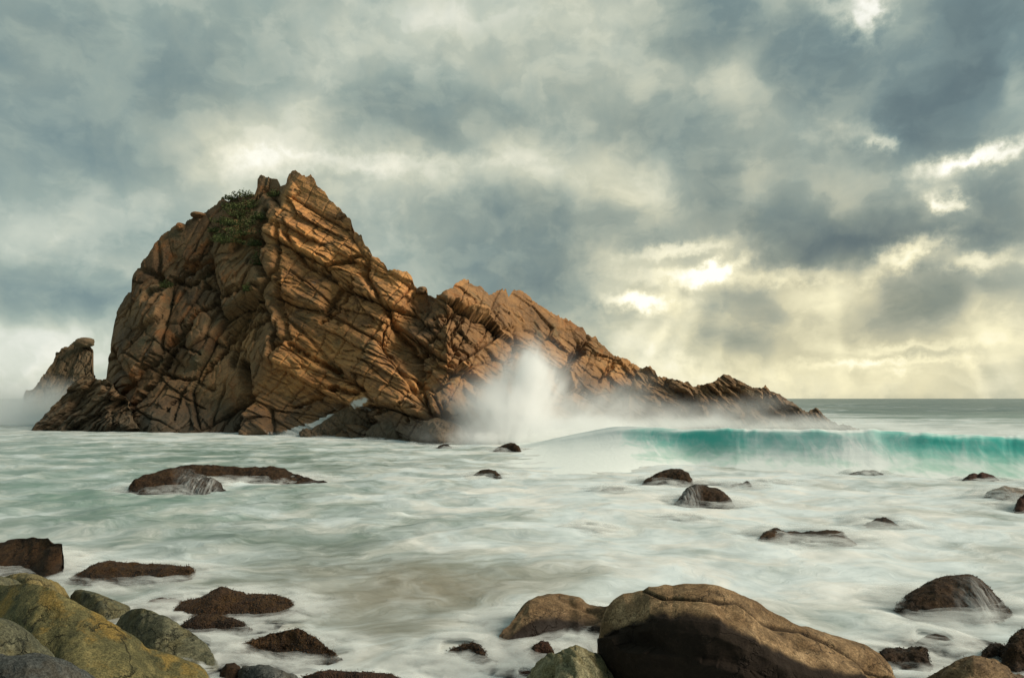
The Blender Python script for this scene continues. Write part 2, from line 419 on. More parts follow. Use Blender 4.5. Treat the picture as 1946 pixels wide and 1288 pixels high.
# ------------------------------------------------------------------ the big rock island
HF = CAMH * F
RIDGE = [(150,830),(186,800),(196,760),(202,715),(204,691),(211,656),(216,622),(220,600),(224,587),(237,565),(250,552),(253,526),(261,509),(278,487),(289,467),(300,448),(330,427),(343,425),(349,428),(352,422),(367,413),(385,411),(389,404),(413,389),(424,375),(429,384),(461,373),(483,369),(488,356),(489,341),(496,332),(512,335),(526,340),(531,350),(541,350),(546,337),(554,325),(559,322),(566,326),(574,330),(579,333),(587,328),(596,337),(600,350),(617,365),(626,380),(643,393),(650,402),(667,417),(670,435),(685,446),(691,461),(702,472),(707,487),(717,489),(733,504),(737,513),(752,513),(763,514),(774,516),(783,528),(787,539),(794,550),(800,547),(808,549),(811,556),(820,563),(837,562),(848,552),(860,546),(870,537),(877,532),(883,530),(891,530),(896,537),(902,541),(912,544),(920,550),(928,561),(935,559),(944,553),(952,551),(961,552),(966,563),(970,560),(974,554),(987,553),(1004,561),(1010,570),(1035,585),(1057,600),(1062,596),(1066,603),(1074,604),(1090,614),(1109,624),(1114,630),(1118,633),(1127,642),(1132,637),(1137,650),(1150,659),(1165,672),(1180,677),(1196,683),(1206,691),(1214,699),(1226,715),(1240,735),(1262,770),(1290,815),(1310,840)]
ARETE = [(322,572),(345,556),(380,540),(420,522),(470,524),(520,532),(560,534),(640,548),(690,520),(720,498),(820,468)]   # (row, column)
GULLY = [(540,800),(560,798),(600,772),(640,752),(690,765),(720,800),(780,830)]
def crackset(PX, PY, cracks, wobble=1.0):
    d = np.zeros_like(PX)
    for pts, wd, dp in cracks:
        best = np.full_like(PX, 1e9)
        wob = wobble * 3.0 * vn(PX * .09, PY * .09, None, 91) + wobble * 1.6 * vn(PX * .3, PY * .3, None, 92)
        for (x0, y0), (x1, y1) in zip(pts[:-1], pts[1:]):
            vx, vy = x1 - x0, y1 - y0
            tt = np.clip(((PX - x0) * vx + (PY - y0) * vy) / (vx * vx + vy * vy), 0, 1)
            dx, dy = PX + wob - x0 - tt * vx, PY + wob - y0 - tt * vy
            best = np.minimum(best, dx * dx + dy * dy)
        d = d - dp * np.exp(-best / (wd * wd))
    return d
CRACKS = [
 ([(372,722),(415,668),(470,606),(505,575)], 4, 1.8), ([(268,700),(318,655),(365,605),(430,570),(500,548)], 4, 1.3),
 ([(240,790),(262,755),(300,700),(330,660),(362,618)], 5, 2.4), ([(362,715),(340,745),(322,780)], 4, 1.2),
 ([(336,652),(358,662),(378,673)], 3, 1.0), ([(372,725),(395,740),(405,738)], 3, .8), ([(300,700),(318,712),(350,716)], 4, 1.4),
 ([(425,640),(470,590),(500,560)], 4, 1.0), ([(438,690),(446,660),(470,625),(520,600)], 5, 1.3), ([(450,815),(468,770),(470,735),(462,690)], 8, 2.6),
 ([(350,725),(340,760),(336,800)], 3, .8), ([(505,400),(500,440),(498,500),(512,530)], 6, 1.8), ([(528,430),(532,500),(530,580),(548,640),(520,665)], 4, 1.4),
 ([(545,450),(580,500),(640,530),(668,545)], 4, 1.3), ([(668,530),(650,560),(638,590),(612,615)], 3, 1.2), ([(552,655),(610,690),(640,700)], 5, 1.8),
 ([(702,480),(690,520),(716,560),(745,605),(760,640),(784,682)], 5, 1.8), ([(784,682),(800,655),(830,615),(860,590)], 4, 1.2),
 ([(614,690),(660,725),(690,740)], 4, 1.3), ([(600,735),(680,748),(690,742)], 5, 1.4), ([(555,770),(610,745),(640,735)], 4, 1.1),
 ([(745,605),(730,630),(726,650)], 3, .9), ([(820,600),(845,592),(905,588)], 4, .9), ([(905,740),(880,690),(860,640),(880,600)], 3, .9),
 ([(950,740),(960,700),(985,660),(975,620)], 4, 1.2), ([(1085,690),(1110,655),(1120,632)], 4, 1.3), ([(1065,720),(1080,690),(1105,660)], 3, 1.0),
 ([(1140,725),(1160,700),(1172,680)], 3, 1.0), ([(1215,715),(1205,755),(1190,775)], 5, 1.4), ([(1090,735),(1150,770),(1190,785)], 4, 1.0),
 ([(790,690),(800,730),(820,780)], 4, 1.1), ([(770,745),(806,738),(808,760),(818,785)], 3, .9), ([(770,745),(760,770),(775,800)], 3, .8),
 ([(845,770),(825,795),(870,830)], 4, 1.2), ([(690,800),(720,775),(760,770)], 3, .8), ([(258,505),(300,525),(310,545),(285,570)], 6, 1.3),
 ([(400,455),(372,500),(355,520)], 4, 1.4), ([(410,505),(360,545),(330,530)], 4, 1.4), ([(395,545),(440,565),(470,560)], 5, 1.3),
]
def block_disp(U, V, ang, specs, seed, warp=.25, tone=None):
    """broken slabs at several sizes, each a tilted plane with a step down to its neighbour; ang tilts the bedding (image plane, y down)"""
    w1 = fbm(U * .16, V * .16, None, seed + 5, 3) * warp * 1.6 + .05 * fbm(U * 1.3, V * 1.3, None, seed + 7, 3); w2 = fbm(U * .16 + 9, V * .16, None, seed + 6, 3) * warp * 1.6 + .05 * fbm(U * 1.3 + 5, V * 1.3, None, seed + 8, 3)
    a = (U + w1) * math.cos(ang) + (V + w2) * math.sin(ang)
    b = -(U + w1) * math.sin(ang) + (V + w2) * math.cos(ang)
    d = np.zeros_like(U)
    for i, (la, lb, amp, tilt, crack, cw) in enumerate(specs):
        e, r1, r2, r3, du, dv = cells((a + b * .25) / la + i * 5.3, b / lb + i * 2.7, seed + 31 * i, .9)
        em = e * lb
        d += amp * (r1 * 2 - 1) + tilt * ((r2 * 2 - 1) * du * 1.3 + (r3 * 1.5 - .25) * dv)
        d -= crack * np.exp(-(em / cw) ** 2) * (r2 > .25)
        if tone is not None: tone += (.5, .35, .2, .1)[i] * (r3 - .5)
    return d
def build_island():
    nc, nf, nb = 1010, 520, 50
    px = np.linspace(176, 1262, nc)
    ridge = lerp_pts(RIDGE, px)
    ridge = ridge + 1.6 * vn(px * .25, px * 0, None, 3) + .9 * vn(px * .6, px * 0, None, 4)
    yb = lerp_pts([(176,98),(200,95),(240,89),(300,86),(460,83),(560,80),(640,77),(700,73.5),(760,69),(850,66),(900,70),(1000,82),(1100,92),(1262,99)], px)
    k = lerp_pts([(176,.25),(240,.3),(330,.42),(460,.55),(560,.58),(700,.62),(800,.9),(900,.95),(1050,.9),(1262,1.0)], px)
    t = np.linspace(0, 1, nf)[:, None]
    zb = -1.5
    pyb = HOR + (CAMH - zb) * F / yb
    pyb = np.maximum(pyb, ridge + 6)
    PX = np.broadcast_to(px, (nf, nc)).copy()
    PY = pyb * (1 - t) + ridge * t
    YB = np.broadcast_to(yb, PX.shape); K = np.broadcast_to(k, PX.shape)
    # depth from the slope of each part of the rock
    tt = (HOR - PY) / F
    Y = (YB + K * CAMH) / (1 - K * tt)
    pa = np.interp(PY, [p[0] for p in ARETE], [p[1] for p in ARETE])
    dl = np.clip(pa - PX, 0, None); dr = np.clip(PX - pa, 0, None)
    hz = np.clip((840 - PY) / 300, 0, 1)
    Y = Y + .030 * dl * hz * np.exp(-(dl / 420) ** 2) + 2.0 * (1 - np.exp(-dl / 18)) * hz + .010 * np.minimum(dr, 200) * hz
    Y += 5.0 * np.exp(-np.clip(PX - 196, 0, None) / 26)                        # left wall turns away
    Y += 2.2 * np.exp(-(((PX - 420) / 95) ** 2 + ((PY - 775) / 42) ** 2))       # dark hollow at the foot
    pg = np.interp(PY, [p[0] for p in GULLY], [p[1] for p in GULLY])
    Y += 2.6 * np.exp(-((PX - pg) / 26) ** 2) * sstep(PY, 530, 580) * (1 - sstep(PY, 700, 780))
    Y -= 2.5 * np.exp(-(((PX - 930) / 70) ** 2 + ((PY - 650) / 60) ** 2))       # bulge of the second summit
    Y -= 1.8 * np.exp(-(((PX - 820) / 70) ** 2 + ((PY - 800) / 45) ** 2))       # boulders at its foot
    Y += 2.2 * np.exp(-(((PX - 905) / 26) ** 2 + ((PY - 628) / 9) ** 2)) * .4
    Y -= 1.3 * np.exp(-(((PX - 380) / 40) ** 2 + ((PY - 640) / 40) ** 2)) 
    X = px_to_xy(PX, Y); Z = CAMH + tt * Y
    # fracturing, in metres on the face
    U, V = PX * .0614, PY * .0614
    tA, tB, tC = np.zeros_like(U), np.zeros_like(U), np.zeros_like(U)
    dA = block_disp(U, V, R(29), [(16, 4.6, .75, 1.4, .7, .15), (6.5, 1.6, .26, .55, .18, .08), (2.4, .55, .09, .24, .05, .06)], 11, tone=tA)
    dB = block_disp(U, V, R(-50), [(13, 6.4, 1.0, 1.6, 1.0, .18), (5.2, 2.8, .28, .75, .26, .10), (1.7, .9, .08, .28, .05, .06)], 57, tone=tB)
    dC = block_disp(U, V, R(34), [(10, 4.8, .6, 1.5, .8, .15), (4.0, 1.8, .22, .6, .25, .08), (1.4, .55, .08, .22, .05, .06)], 133, tone=tC)
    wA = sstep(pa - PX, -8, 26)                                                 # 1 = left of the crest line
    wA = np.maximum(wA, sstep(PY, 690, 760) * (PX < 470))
    wC = sstep(PX - pg, -20, 20)
    smoothfoot = 1 - .55 * np.exp(-(((PX - 390) / 90) ** 2 + ((PY - 745) / 65) ** 2))
    d = dA * (1 - wA) + dB * wA * smoothfoot
    d = d * (1 - wC) + dC * wC
    tone = (tA * (1 - wA) + tB * wA) * (1 - wC) + tC * wC
    d += .13 * fbm(U * 1.1, V * 1.1, None, 71, 6, .6) + .8 * fbm(U * .16, V * .16, None, 77, 3)
    bn = -U * math.sin(R(29)) + V * math.cos(R(29)) + .35 * fbm(U * .35, V * .35, None, 81, 3)
    bl = vn(bn * 2.4, U * .12, None, 83) + .6 * vn(bn * 5.5, U * .25, None, 85)
    d += .075 * bl * (1 - .7 * wA)
    d += crackset(PX, PY, CRACKS)
    for (sp, an, sd_, dp, wd) in ((5.5, R(-56), 41, .9, .13), (2.4, R(-62), 43, .32, .08), (3.6, R(33), 47, .6, .11)):
        jn = (-U * math.sin(an) + V * math.cos(an)) / sp + .28 * fbm(U * .12, V * .12, None, sd_, 4)
        jw = jn - np.floor(jn) - (.3 + .4 * _h(np.floor(jn), np.zeros_like(jn), np.zeros_like(jn), sd_))
        d -= dp * np.exp(-(jw * sp / wd) ** 2) * sstep(fbm(U * .11, V * .11, None, sd_ + 2, 3), -.02, .22)
    best = crackset(PX, PY, [([(696,762),(672,771),(650,782),(622,796),(590,811),(556,823),(524,832)], 6, 1.0), ([(630,794),(600,811),(560,827)], 9, .9)])
    wash = np.clip(-best * 1.15, 0, 1)
    ws = sstep(wash, .15, .8)
    d = d * (1 - .6 * ws) + .1 * ws
    edge = 1 - .70 * sstep(t, .84, 1.0)
    d = d * edge
    N = -grid_normals(smooth2(X, 8), smooth2(Y, 8), smooth2(Z, 8))
    N *= np.sign(-N[..., 1:2] + 1e-9)
    N = N * .5 + np.array([0, -1, .1]) * .6
    N /= np.linalg.norm(N, axis=-1, keepdims=True)
    X = X + N[..., 0] * d; Y = Y + N[..., 1] * d; Z = Z + N[..., 2] * d
    # back of the rock: down to the water behind
    tb = np.linspace(0, 1, nb + 1)[1:, None]
    xr, yr, zr = X[-1], Y[-1], Z[-1]
    run = 4 + .75 * np.clip(zr + 1.5, 0, None)
    Yb2 = yr + run * tb; Xb = xr / yr * Yb2
    Zb = zr - (zr + 1.5) * tb ** 1.25
    nz = 1.2 * fbm(Xb * .3, Yb2 * .3, Zb * .3, 7, 4) * np.minimum(tb * 6, 1)
    Zb = Zb + np.minimum(nz, 0) * (1 - tb); Xb = Xb + nz * .3
    XX = np.vstack([X, Xb]); YY = np.vstack([Y, Yb2]); ZZ = np.vstack([Z, Zb])
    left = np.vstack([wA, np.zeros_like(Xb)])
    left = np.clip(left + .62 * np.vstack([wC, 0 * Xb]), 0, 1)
    reef = np.vstack([np.clip(sstep(PX, 1195, 1240) + .8 * sstep(PY, 800, 835) * sstep(PX, 690, 720), 0, 1), np.zeros_like(Xb)])
    co = np.stack([XX, YY, ZZ], -1).reshape(-1, 3)
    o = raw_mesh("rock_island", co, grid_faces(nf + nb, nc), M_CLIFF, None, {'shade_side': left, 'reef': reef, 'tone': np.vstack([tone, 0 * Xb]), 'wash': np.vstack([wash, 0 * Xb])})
    tag(o, "huge orange brown rock island with a steep twin topped summit and layered face", "rock island")
    def at(qx, qy):
        c = int(np.clip(np.searchsorted(px, qx), 0, nc - 1))
        r = int(np.argmin(np.abs(PY[:, c] - qy)))
        return Vector((X[r, c], Y[r, c], Z[r, c]))
    return o, at
ISLAND, island_at = build_island()

# a generic traced cliff: low reefs and the small stack
def build_reef(name, label, cat, ridge_pts, base_pts, k, ang, specs, seed, nc, nf, amp=1.0, reef=1.0, side=.5, mat=None, depth=10):
    px = np.linspace(ridge_pts[0][0], ridge_pts[-1][0], nc)
    ridge = lerp_pts(ridge_pts, px) + 1.4 * vn(px * .22, px * 0, None, seed) + .8 * vn(px * .6, px * 0, None, seed + 1)
    yb = lerp_pts(base_pts, px)
    t = np.linspace(0, 1, nf)[:, None]
    pyb = np.maximum(HOR + (CAMH + 1.2) * F / yb, ridge + 3)
    PX = np.broadcast_to(px, (nf, nc)).copy(); PY = pyb * (1 - t) + ridge * t
    tt = (HOR - PY) / F
    Y = (yb + k * CAMH) / (1 - k * tt)
    X = px_to_xy(PX, Y); Z = CAMH + tt * Y
    sc = float(np.mean(yb)) / F
    U, V = PX * sc, PY * sc
    d = amp * (block_disp(U, V, ang, specs, seed, .5) + .25 * fbm(U * 1.2, V * 1.2, None, seed + 9, 5, .55))
    d *= (1 - .5 * sstep(t, .9, 1.0)) * np.clip(np.minimum(px - px[0], px[-1] - px) / 12, 0, 1)
    Y = Y - d; Z = Z + .15 * d
    tb = np.linspace(0, 1, 25)[1:, None]
    Yb = Y[-1] + (1.5 + depth * np.clip(Z[-1] + 1.2, 0, None) / 8) * tb; Xb = X[-1] / Y[-1] * Yb; Zb = Z[-1] - (Z[-1] + 1.2) * tb ** 1.3
    XX, YY, ZZ = np.vstack([X, Xb]), np.vstack([Y, Yb]), np.vstack([Z, Zb])
    o = raw_mesh(name, np.stack([XX, YY, ZZ], -1).reshape(-1, 3), grid_faces(nf + 24, nc), mat or M_CLIFF, None,
                 {'shade_side': np.full(XX.shape, side), 'reef': np.full(XX.shape, reef)})
    return tag(o, label, cat)
RS = [(5, 1.5, .55, 1.0, .3, .14), (2.2, .7, .22, .5, .12, .08), (.9, .3, .08, .16, .04, .05)]
build_reef("rock_reef", "low dark jagged reef tapering into the sea at the right of the big rock", "reef",
    [(1196,745),(1206,712),(1216,700),(1226,697),(1235,695),(1246,704),(1252,715),(1263,714),(1275,718),(1283,722),(1300,726),(1309,724),(1317,735),(1330,730),(1352,729),(1361,720),(1374,712),(1387,714),(1400,722),(1422,735),(1440,739),(1448,737),(1454,732),(1460,739),(1470,743),(1491,756),(1509,767),(1526,780),(1537,781),(1548,775),(1554,776),(1561,783),(1570,791),(1580,799),(1591,805),(1604,807),(1622,813),(1640,818)],
    [(1196,93),(1300,93),(1450,92),(1640,92)], .8, R(40), RS, 211, 430, 170, 1.0, .62, .4)
build_reef("rock_reef", "low dark reef at the left foot of the big rock", "reef",
    [(58,822),(66,806),(78,793),(96,779),(108,765),(124,748),(138,728),(150,718),(163,714),(176,716),(184,722),(196,718),(204,722),(216,735),(236,755),(258,800),(268,822)],
    [(58,92),(140,91),(200,88),(268,87)], .55, R(-35), RS, 305, 230, 170, 1.0, .6, .9)
STACK = build_reef("sea_stack", "narrow leaning sea stack with a beaked top standing behind the spray", "sea stack",
    [(40,800),(46,752),(50,741),(63,738),(70,726),(83,711),(92,699),(100,687),(107,672),(115,668),(122,659),(130,655),(138,649),(146,648),(156,650),(166,656),(173,661),(176,672),(175,690),(173,705),(173,716),(182,724),(192,760),(200,800)],
    [(40,150),(200,150)], .35, R(-55), [(7, 3.0, .7, .8, .4, .3), (3, 1.2, .25, .35, .2, .16), (1.2, .5, .1, .12, .08, .1)], 402, 210, 220, .9, .95, 1.0)

def lump(name, pts_px, Y, ry, mat, parent, seed, attrs):
    """a small broken block: noisy superellipsoid spanning a photo box at depth Y"""
    x0, y0, x1, y1 = pts_px
    nu, nv = 60, 40
    TH, PH = np.meshgrid(np.linspace(0, 2 * math.pi, nu), np.linspace(-math.pi / 2, math.pi / 2, nv))
    sp = lambda a, e: np.sign(a) * np.abs(a) ** e
    x, y, z = sp(np.cos(PH), .7) * sp(np.cos(TH), .7), sp(np.cos(PH), .7) * sp(np.sin(TH), .7), sp(np.sin(PH), .7)
    k = 1 + .22 * fbm(x * 1.6 + seed, y * 1.6, z * 1.6, seed, 4)
    rx, rz = (x1 - x0) / 2 / F * Y, (y1 - y0) / 2 / F * Y
    c = ((x0 + x1) / 2 - CX) / F * Y, Y, CAMH - ((y0 + y1) / 2 - HOR) / F * Y
    co = np.stack([c[0] + x * k * rx + .25 * z * rx, c[1] + y * k * ry, c[2] + z * k * rz], -1).reshape(-1, 3)
    return raw_mesh(name, co, grid_faces(nv, nu), mat, parent, {a: np.full(len(co), q) for a, q in attrs.items()})
lump("beak", (147, 642, 174, 659), 154, 2.0, M_CLIFF, STACK, 5, {'shade_side': 1.0, 'reef': .9})
lump("perched_block", (366, 405, 388, 414), island_at(377, 413).y, 1.4, M_CLIFF, ISLAND, 8, {'shade_side': .8, 'reef': 0.0})
lump("perched_block", (792, 546, 811, 560), island_at(801, 556).y, 1.2, M_CLIFF, ISLAND, 9, {'shade_side': .8, 'reef': 0.3})
lump("perched_block", (338, 425, 352, 440), island_at(345, 436).y, 1.2, M_CLIFF, ISLAND, 10, {'shade_side': .9, 'reef': 0.0})

# ------------------------------------------------------------------ shrubs and loose blocks on the summit
def leaf_cloud(name, centre, rx, ry, rz, n, size, mat, seed, parent=None):
    rng = np.random.default_rng(seed)
    q = rng.normal(size=(n, 3)); q /= np.linalg.norm(q, axis=1, keepdims=True)
    rad = rng.random(n) ** .45
    lump = 1 + .35 * np.sin(q[:, 0] * 5 + seed) * np.cos(q[:, 2] * 4 + seed * 2)
    p = q * (rad * lump)[:, None] * np.array([rx, ry, rz]); p[:, 2] = np.maximum(p[:, 2], -.3 * rz)
    p += np.array(centre)
    a = rng.normal(size=(n, 3)); a /= np.linalg.norm(a, axis=1, keepdims=True)
    b = np.cross(a, rng.normal(size=(n, 3))); b /= np.linalg.norm(b, axis=1, keepdims=True)
    s = size * (.6 + .8 * rng.random(n))[:, None]
    co = np.stack([p - a * s, p - b * s * .5, p + a * s, p + b * s * .5], 1).reshape(-1, 3)
    return raw_mesh(name, co, np.arange(4 * n).reshape(n, 4), mat, parent, smooth=False)
SHRUBS = [  # photo position, half sizes in metres, label
 (467,374,1.5,.55,"shrub on the skyline left of the twin summit blocks"), (440,381,.9,.4,"low shrub beside the pointed skyline stone"),
 (462,410,2.0,1.0,"wide shrub in the hollow below the summit"), (478,392,1.2,.8,"small shrub just under the skyline shrub"),
 (428,425,1.3,.45,"thin shrub lowest on the left of the green hollow"), (478,432,1.6,.7,"shrub on the right edge of the green hollow"),
 (470,452,1.9,.8,"dark shrub in the middle of the green gully"), (448,470,1.7,.8,"shrub above the rounded orange block"),
 (428,462,.7,.7,"round little shrub on the orange slab"), (500,500,.9,1.3,"tall narrow shrub in the shaded cleft"),
 (318,545,.7,.6,"single small shrub on the left wall"), (520,368,.8,.6,"tuft between the two summit blocks"),
 (484,560,.5,.6,"tiny tuft by the diagonal crack"), (495,415,1.0,.7,"shrub against the summit block foot"),
 (448,396,1.3,.5,"flat shrub between the skyline shrub and the wide shrub"), (490,468,.9,.6,"shrub at the right end of the dark gully shrub"),
 (410,440,.8,.4,"small mat of scrub farthest left under the skyline"), (452,437,1.1,.5,"pale mat of scrub among the loose stones")]
for i, (qx, qy, w_, h_, lab) in enumerate(SHRUBS):
    c = island_at(qx, qy)
    o = leaf_cloud("coastal_shrub", (c.x, c.y - .35 * w_ - .2, c.z + h_ * .1), w_ * 1.3, w_, h_ * 1.15, int(.32 * 900 * w_ * h_ + 320), .115, M_SHRUB, 500 + i)
    tag(o, "green " + lab, "shrub", "shrubs growing on the rock island")

# ------------------------------------------------------------------ boulders: traced skyline, real footprint and depth
FOOT = []                                                   # footprints (x, y, rx, ry) for the foam
def boulder(name, label, cat, top, base, mat, depth=None, p=2.6, seed=1, lump=.10, rough=.04, steps=None, group=None, cuts=(), weed=0, weed_size=.035, sink=.35, nc=None, nv=None, veil=None, lean=0.0, mat_weed=None, foot=True, ridge_f=None, prof=None, undercut=0.0, brow=0.0, shade_stain=None, froth=.14, parent=None):
    """top: traced skyline (photo px); base: row of the front waterline; depth: metres front to back"""
    x0, x1 = top[0][0], top[-1][0]
    yf = HF / (base - HOR)
    wid = (x1 - x0) / F * yf
    if depth is None: depth = .75 * wid
    yc = yf + depth / 2
    nc = nc or int(np.clip((x1 - x0) * 1.0, 50, 420)); nv = nv or int(nc * .7) + 10
    u = .5 - .5 * np.cos(np.linspace(0.02, math.pi - .02, nc)); px = x0 + (x1 - x0) * u
    T = lerp_pts(top, px)
    D = depth * np.clip(1 - np.abs(2 * u - 1) ** 2.4, 0.02, 1) ** .5
    v = np.linspace(0, 1, nv)[:, None]
    yl, yr_ = (np.clip(HF / (top[i_][1] - HOR), yc - .6 * depth, yc + .8 * depth) for i_ in (0, -1))   # where each end enters the water
    ycu = yc + (yl - yc) * np.clip(1 - 2 * u, 0, 1) ** 1.5 + (yr_ - yc) * np.clip(2 * u - 1, 0, 1) ** 1.5
    Y = ycu + D * (v - .5) + lean * (2 * u - 1)
    vv = np.abs(2 * v - 1 + .0 * u)
    g = np.clip(1 - vv ** p, 0, 1) ** .62
    if ridge_f is not None: g = np.where(v < ridge_f, np.clip(v / ridge_f, 0, 1) ** .55, np.clip((1 - v) / (1 - ridge_f), 0, 1) ** .7)
    if prof is not None: g = np.interp(v + .035 * (fbm(px[None, :] * .010, v * 3, None, seed, 3)) * np.sin(math.pi * v) + 0 * D, *zip(*prof))
    if undercut: Y = Y + undercut * np.clip(1 - g / brow, 0, 1) ** 1.2 * (v < .4)
    with np.errstate(divide='ignore', invalid='ignore'):
        A = np.where(g > .12, ((CAMH - (T - HOR) / F * Y) + sink) / np.maximum(g, 1e-3), 1e9).min(axis=0)
    A = np.clip(A, .02, None)
    Z = -sink + A * g
    X = px_to_xy(px, Y)
    PXg = np.broadcast_to(px, X.shape)
    S = max(wid, .3)
    if cuts:
        PYg = HOR + (CAMH - Z) * F / Y
        dc = crackset(PXg, PYg, cuts, .15) * (np.arange(nv)[:, None] < np.argmin(PYg, axis=0)[None, :] - 2)
    else: dc = np.zeros_like(X)
    crk = np.clip(-dc / .05, 0, 1)
    N = grid_normals(smooth2(X, 2), smooth2(Y, 2), smooth2(Z, 2)); N *= np.sign(N[..., 2:3] + 1e-9)
    q = 1.0 / S
    d = lump * S * .5 * fbm(X * q * 2.2, Y * q * 2.2, Z * q * 2.2, seed, 4) + rough * fbm(X * 4.5, Y * 4.5, Z * 4.5, seed + 3, 5, .6)
    if steps:
        la, lb, amp, tl, ang = steps
        d = d + block_disp(X + .4 * Y, -Z + .5 * Y, ang, [(la, lb, amp, tl, amp * .8, lb * .1)], seed + 40, .15 * la)
    hs = np.clip(1 - .6 * sstep(g, .95, 1.0), 0, 1)
    d = d * hs + dc
    d = d - .05 * S * np.clip(-fbm(X * q * 5, Y * q * 5, Z * q * 5, seed + 21, 3), 0, 1) + .5 * rough * (1 - 2 * np.abs(fbm(X * q * 6, Y * q * 6, Z * q * 6, seed + 25, 3)))
    X = X + N[..., 0] * d; Y = Y + N[..., 1] * d; Z = Z + N[..., 2] * d
    co = np.stack([X, Y, Z], -1).reshape(-1, 3)
    st = np.zeros_like(X) if shade_stain is None else 1 - sstep(v + .06 * fbm(px[None, :] * .018, v * 2, None, seed + 8, 5, .6), shade_stain - .03, shade_stain + .03)  # shade under the brow painted onto the front face, together with wet dark rock
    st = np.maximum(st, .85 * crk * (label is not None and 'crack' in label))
    o = raw_mesh(name, co, grid_faces(nv, nc), mat, None, {'shade_stain': st, 'shade_side': st * 0 + .6, 'reef': st * 0 + .5})
    if parent is None: tag(o, label, cat, group)
    else: o.parent = parent
    if foot: FOOT.append((px_to_xy((x0 + x1) / 2, yc), yc, (x1 - x0) / 2 / F * yc, depth / 2, float(np.max(Z)), froth))
    rng = np.random.default_rng(seed)
    if weed:
        m = Z > -.02
        idx = np.flatnonzero(m.ravel()); idx = rng.choice(idx, min(int(weed * .55), len(idx)), replace=True)
        P0 = co[idx] + rng.normal(size=(len(idx), 3)) * .012; n0 = N.reshape(-1, 3)[idx]
        dirv = n0 * .04 + rng.normal(size=(len(idx), 3)) * .5 + np.array([.15, -.35, -.55])
        dirv /= np.linalg.norm(dirv, axis=1, keepdims=True)
        sd = np.cross(dirv, rng.normal(size=dirv.shape)); sd /= np.linalg.norm(sd, axis=1, keepdims=True)
        L = .62 * weed_size * (.5 + rng.random(len(idx)))[:, None]
        wv = L * .28
        c4 = np.stack([P0 - sd * wv * .5, P0 + sd * wv * .5, P0 + dirv * L + sd * wv, P0 + dirv * L - sd * wv], 1).reshape(-1, 3)
        s = raw_mesh("seaweed", c4, np.arange(len(c4)).reshape(-1, 4), mat_weed or M_TUFT, o, smooth=False); s['kind'] = 'stuff'
    if veil:
        (a0, a1, off) = veil
        cols = np.flatnonzero((px >= a0) & (px <= a1)); c0, c1 = cols[0], cols[-1] + 1
        sl = (slice(0, int(nv * .62)), slice(c0, c1))
        P3 = np.stack([X, Y, Z], -1)[sl] + N[sl] * off
        uu = np.broadcast_to(np.linspace(0, 1, c1 - c0), P3.shape[:2]); hh = np.broadcast_to(np.linspace(0, 1, P3.shape[0])[:, None], P3.shape[:2])
        s = raw_mesh("running_water", P3.reshape(-1, 3), grid_faces(*P3.shape[:2]), M_VEIL, o, {'across': uu, 'down': hh})
        s['kind'] = 'stuff'
    return o
def veil_material():
    m, t, out = new_mat("thin_running_white_water")
    u, h = t.attr('across'), t.attr('down')
    p = t.pos()
    st = t.noise(t.v('MULTIPLY', p, (9, 1.2, .8)), 1.4, 5, .6)
    edge = t.m('MULTIPLY', t.smooth(u, 0, .35), t.m('SUBTRACT', 1.0, t.smooth(u, .65, 1.0)))
    fall = t.m('SUBTRACT', 1.0, t.smooth(h, .35, 1.0))
    a = t.m('MULTIPLY', t.m('MULTIPLY', t.smooth(st, .30, .80), edge), t.m('MULTIPLY', fall, .42))
    tr = t.n.new('ShaderNodeBsdfTransparent'); d = t.n.new('ShaderNodeBsdfDiffuse'); d.inputs[0].default_value = (.75, .79, .78, 1)
    mx = t.n.new('ShaderNodeMixShader'); t.put(mx.inputs[0], a); t.link(tr.outputs[0], mx.inputs[1]); t.link(d.outputs[0], mx.inputs[2])
    t.link(mx.outputs[0], out.inputs[0])
    return m
M_VEIL = veil_material()

# right foreground
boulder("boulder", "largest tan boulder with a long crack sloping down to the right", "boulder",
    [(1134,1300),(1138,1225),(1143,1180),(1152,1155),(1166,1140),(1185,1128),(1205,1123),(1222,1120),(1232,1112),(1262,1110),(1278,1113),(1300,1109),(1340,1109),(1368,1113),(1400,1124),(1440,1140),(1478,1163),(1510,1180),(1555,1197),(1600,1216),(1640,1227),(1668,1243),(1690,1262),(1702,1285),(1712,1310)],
    1420, M_TAN, 2.6, 3.4, 7, .04, .018, nc=430, nv=330, undercut=.55, brow=.86, shade_stain=.24,
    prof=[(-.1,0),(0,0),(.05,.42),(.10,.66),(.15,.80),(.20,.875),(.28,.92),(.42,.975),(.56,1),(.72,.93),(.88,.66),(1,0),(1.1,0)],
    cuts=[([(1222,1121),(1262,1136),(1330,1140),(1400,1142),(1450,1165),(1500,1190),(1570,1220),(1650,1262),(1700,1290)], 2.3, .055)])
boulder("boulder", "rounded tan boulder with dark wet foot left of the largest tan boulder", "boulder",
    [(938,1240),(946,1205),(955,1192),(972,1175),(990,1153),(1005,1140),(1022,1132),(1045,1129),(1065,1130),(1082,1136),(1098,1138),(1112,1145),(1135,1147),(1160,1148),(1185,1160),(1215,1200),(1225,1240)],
    1226, M_TANW, 1.9, 2.8, 12, .06, .02, nc=300, nv=230, froth=.03, shade_stain=.22, undercut=.2, brow=.75, prof=[(-.1,0),(0,0),(.06,.42),(.13,.62),(.22,.78),(.36,.92),(.52,1),(.7,.93),(.88,.6),(1,0),(1.1,0)], cuts=[([(1060,1132),(1090,1150),(1140,1165),(1170,1170)], 5, .06)])
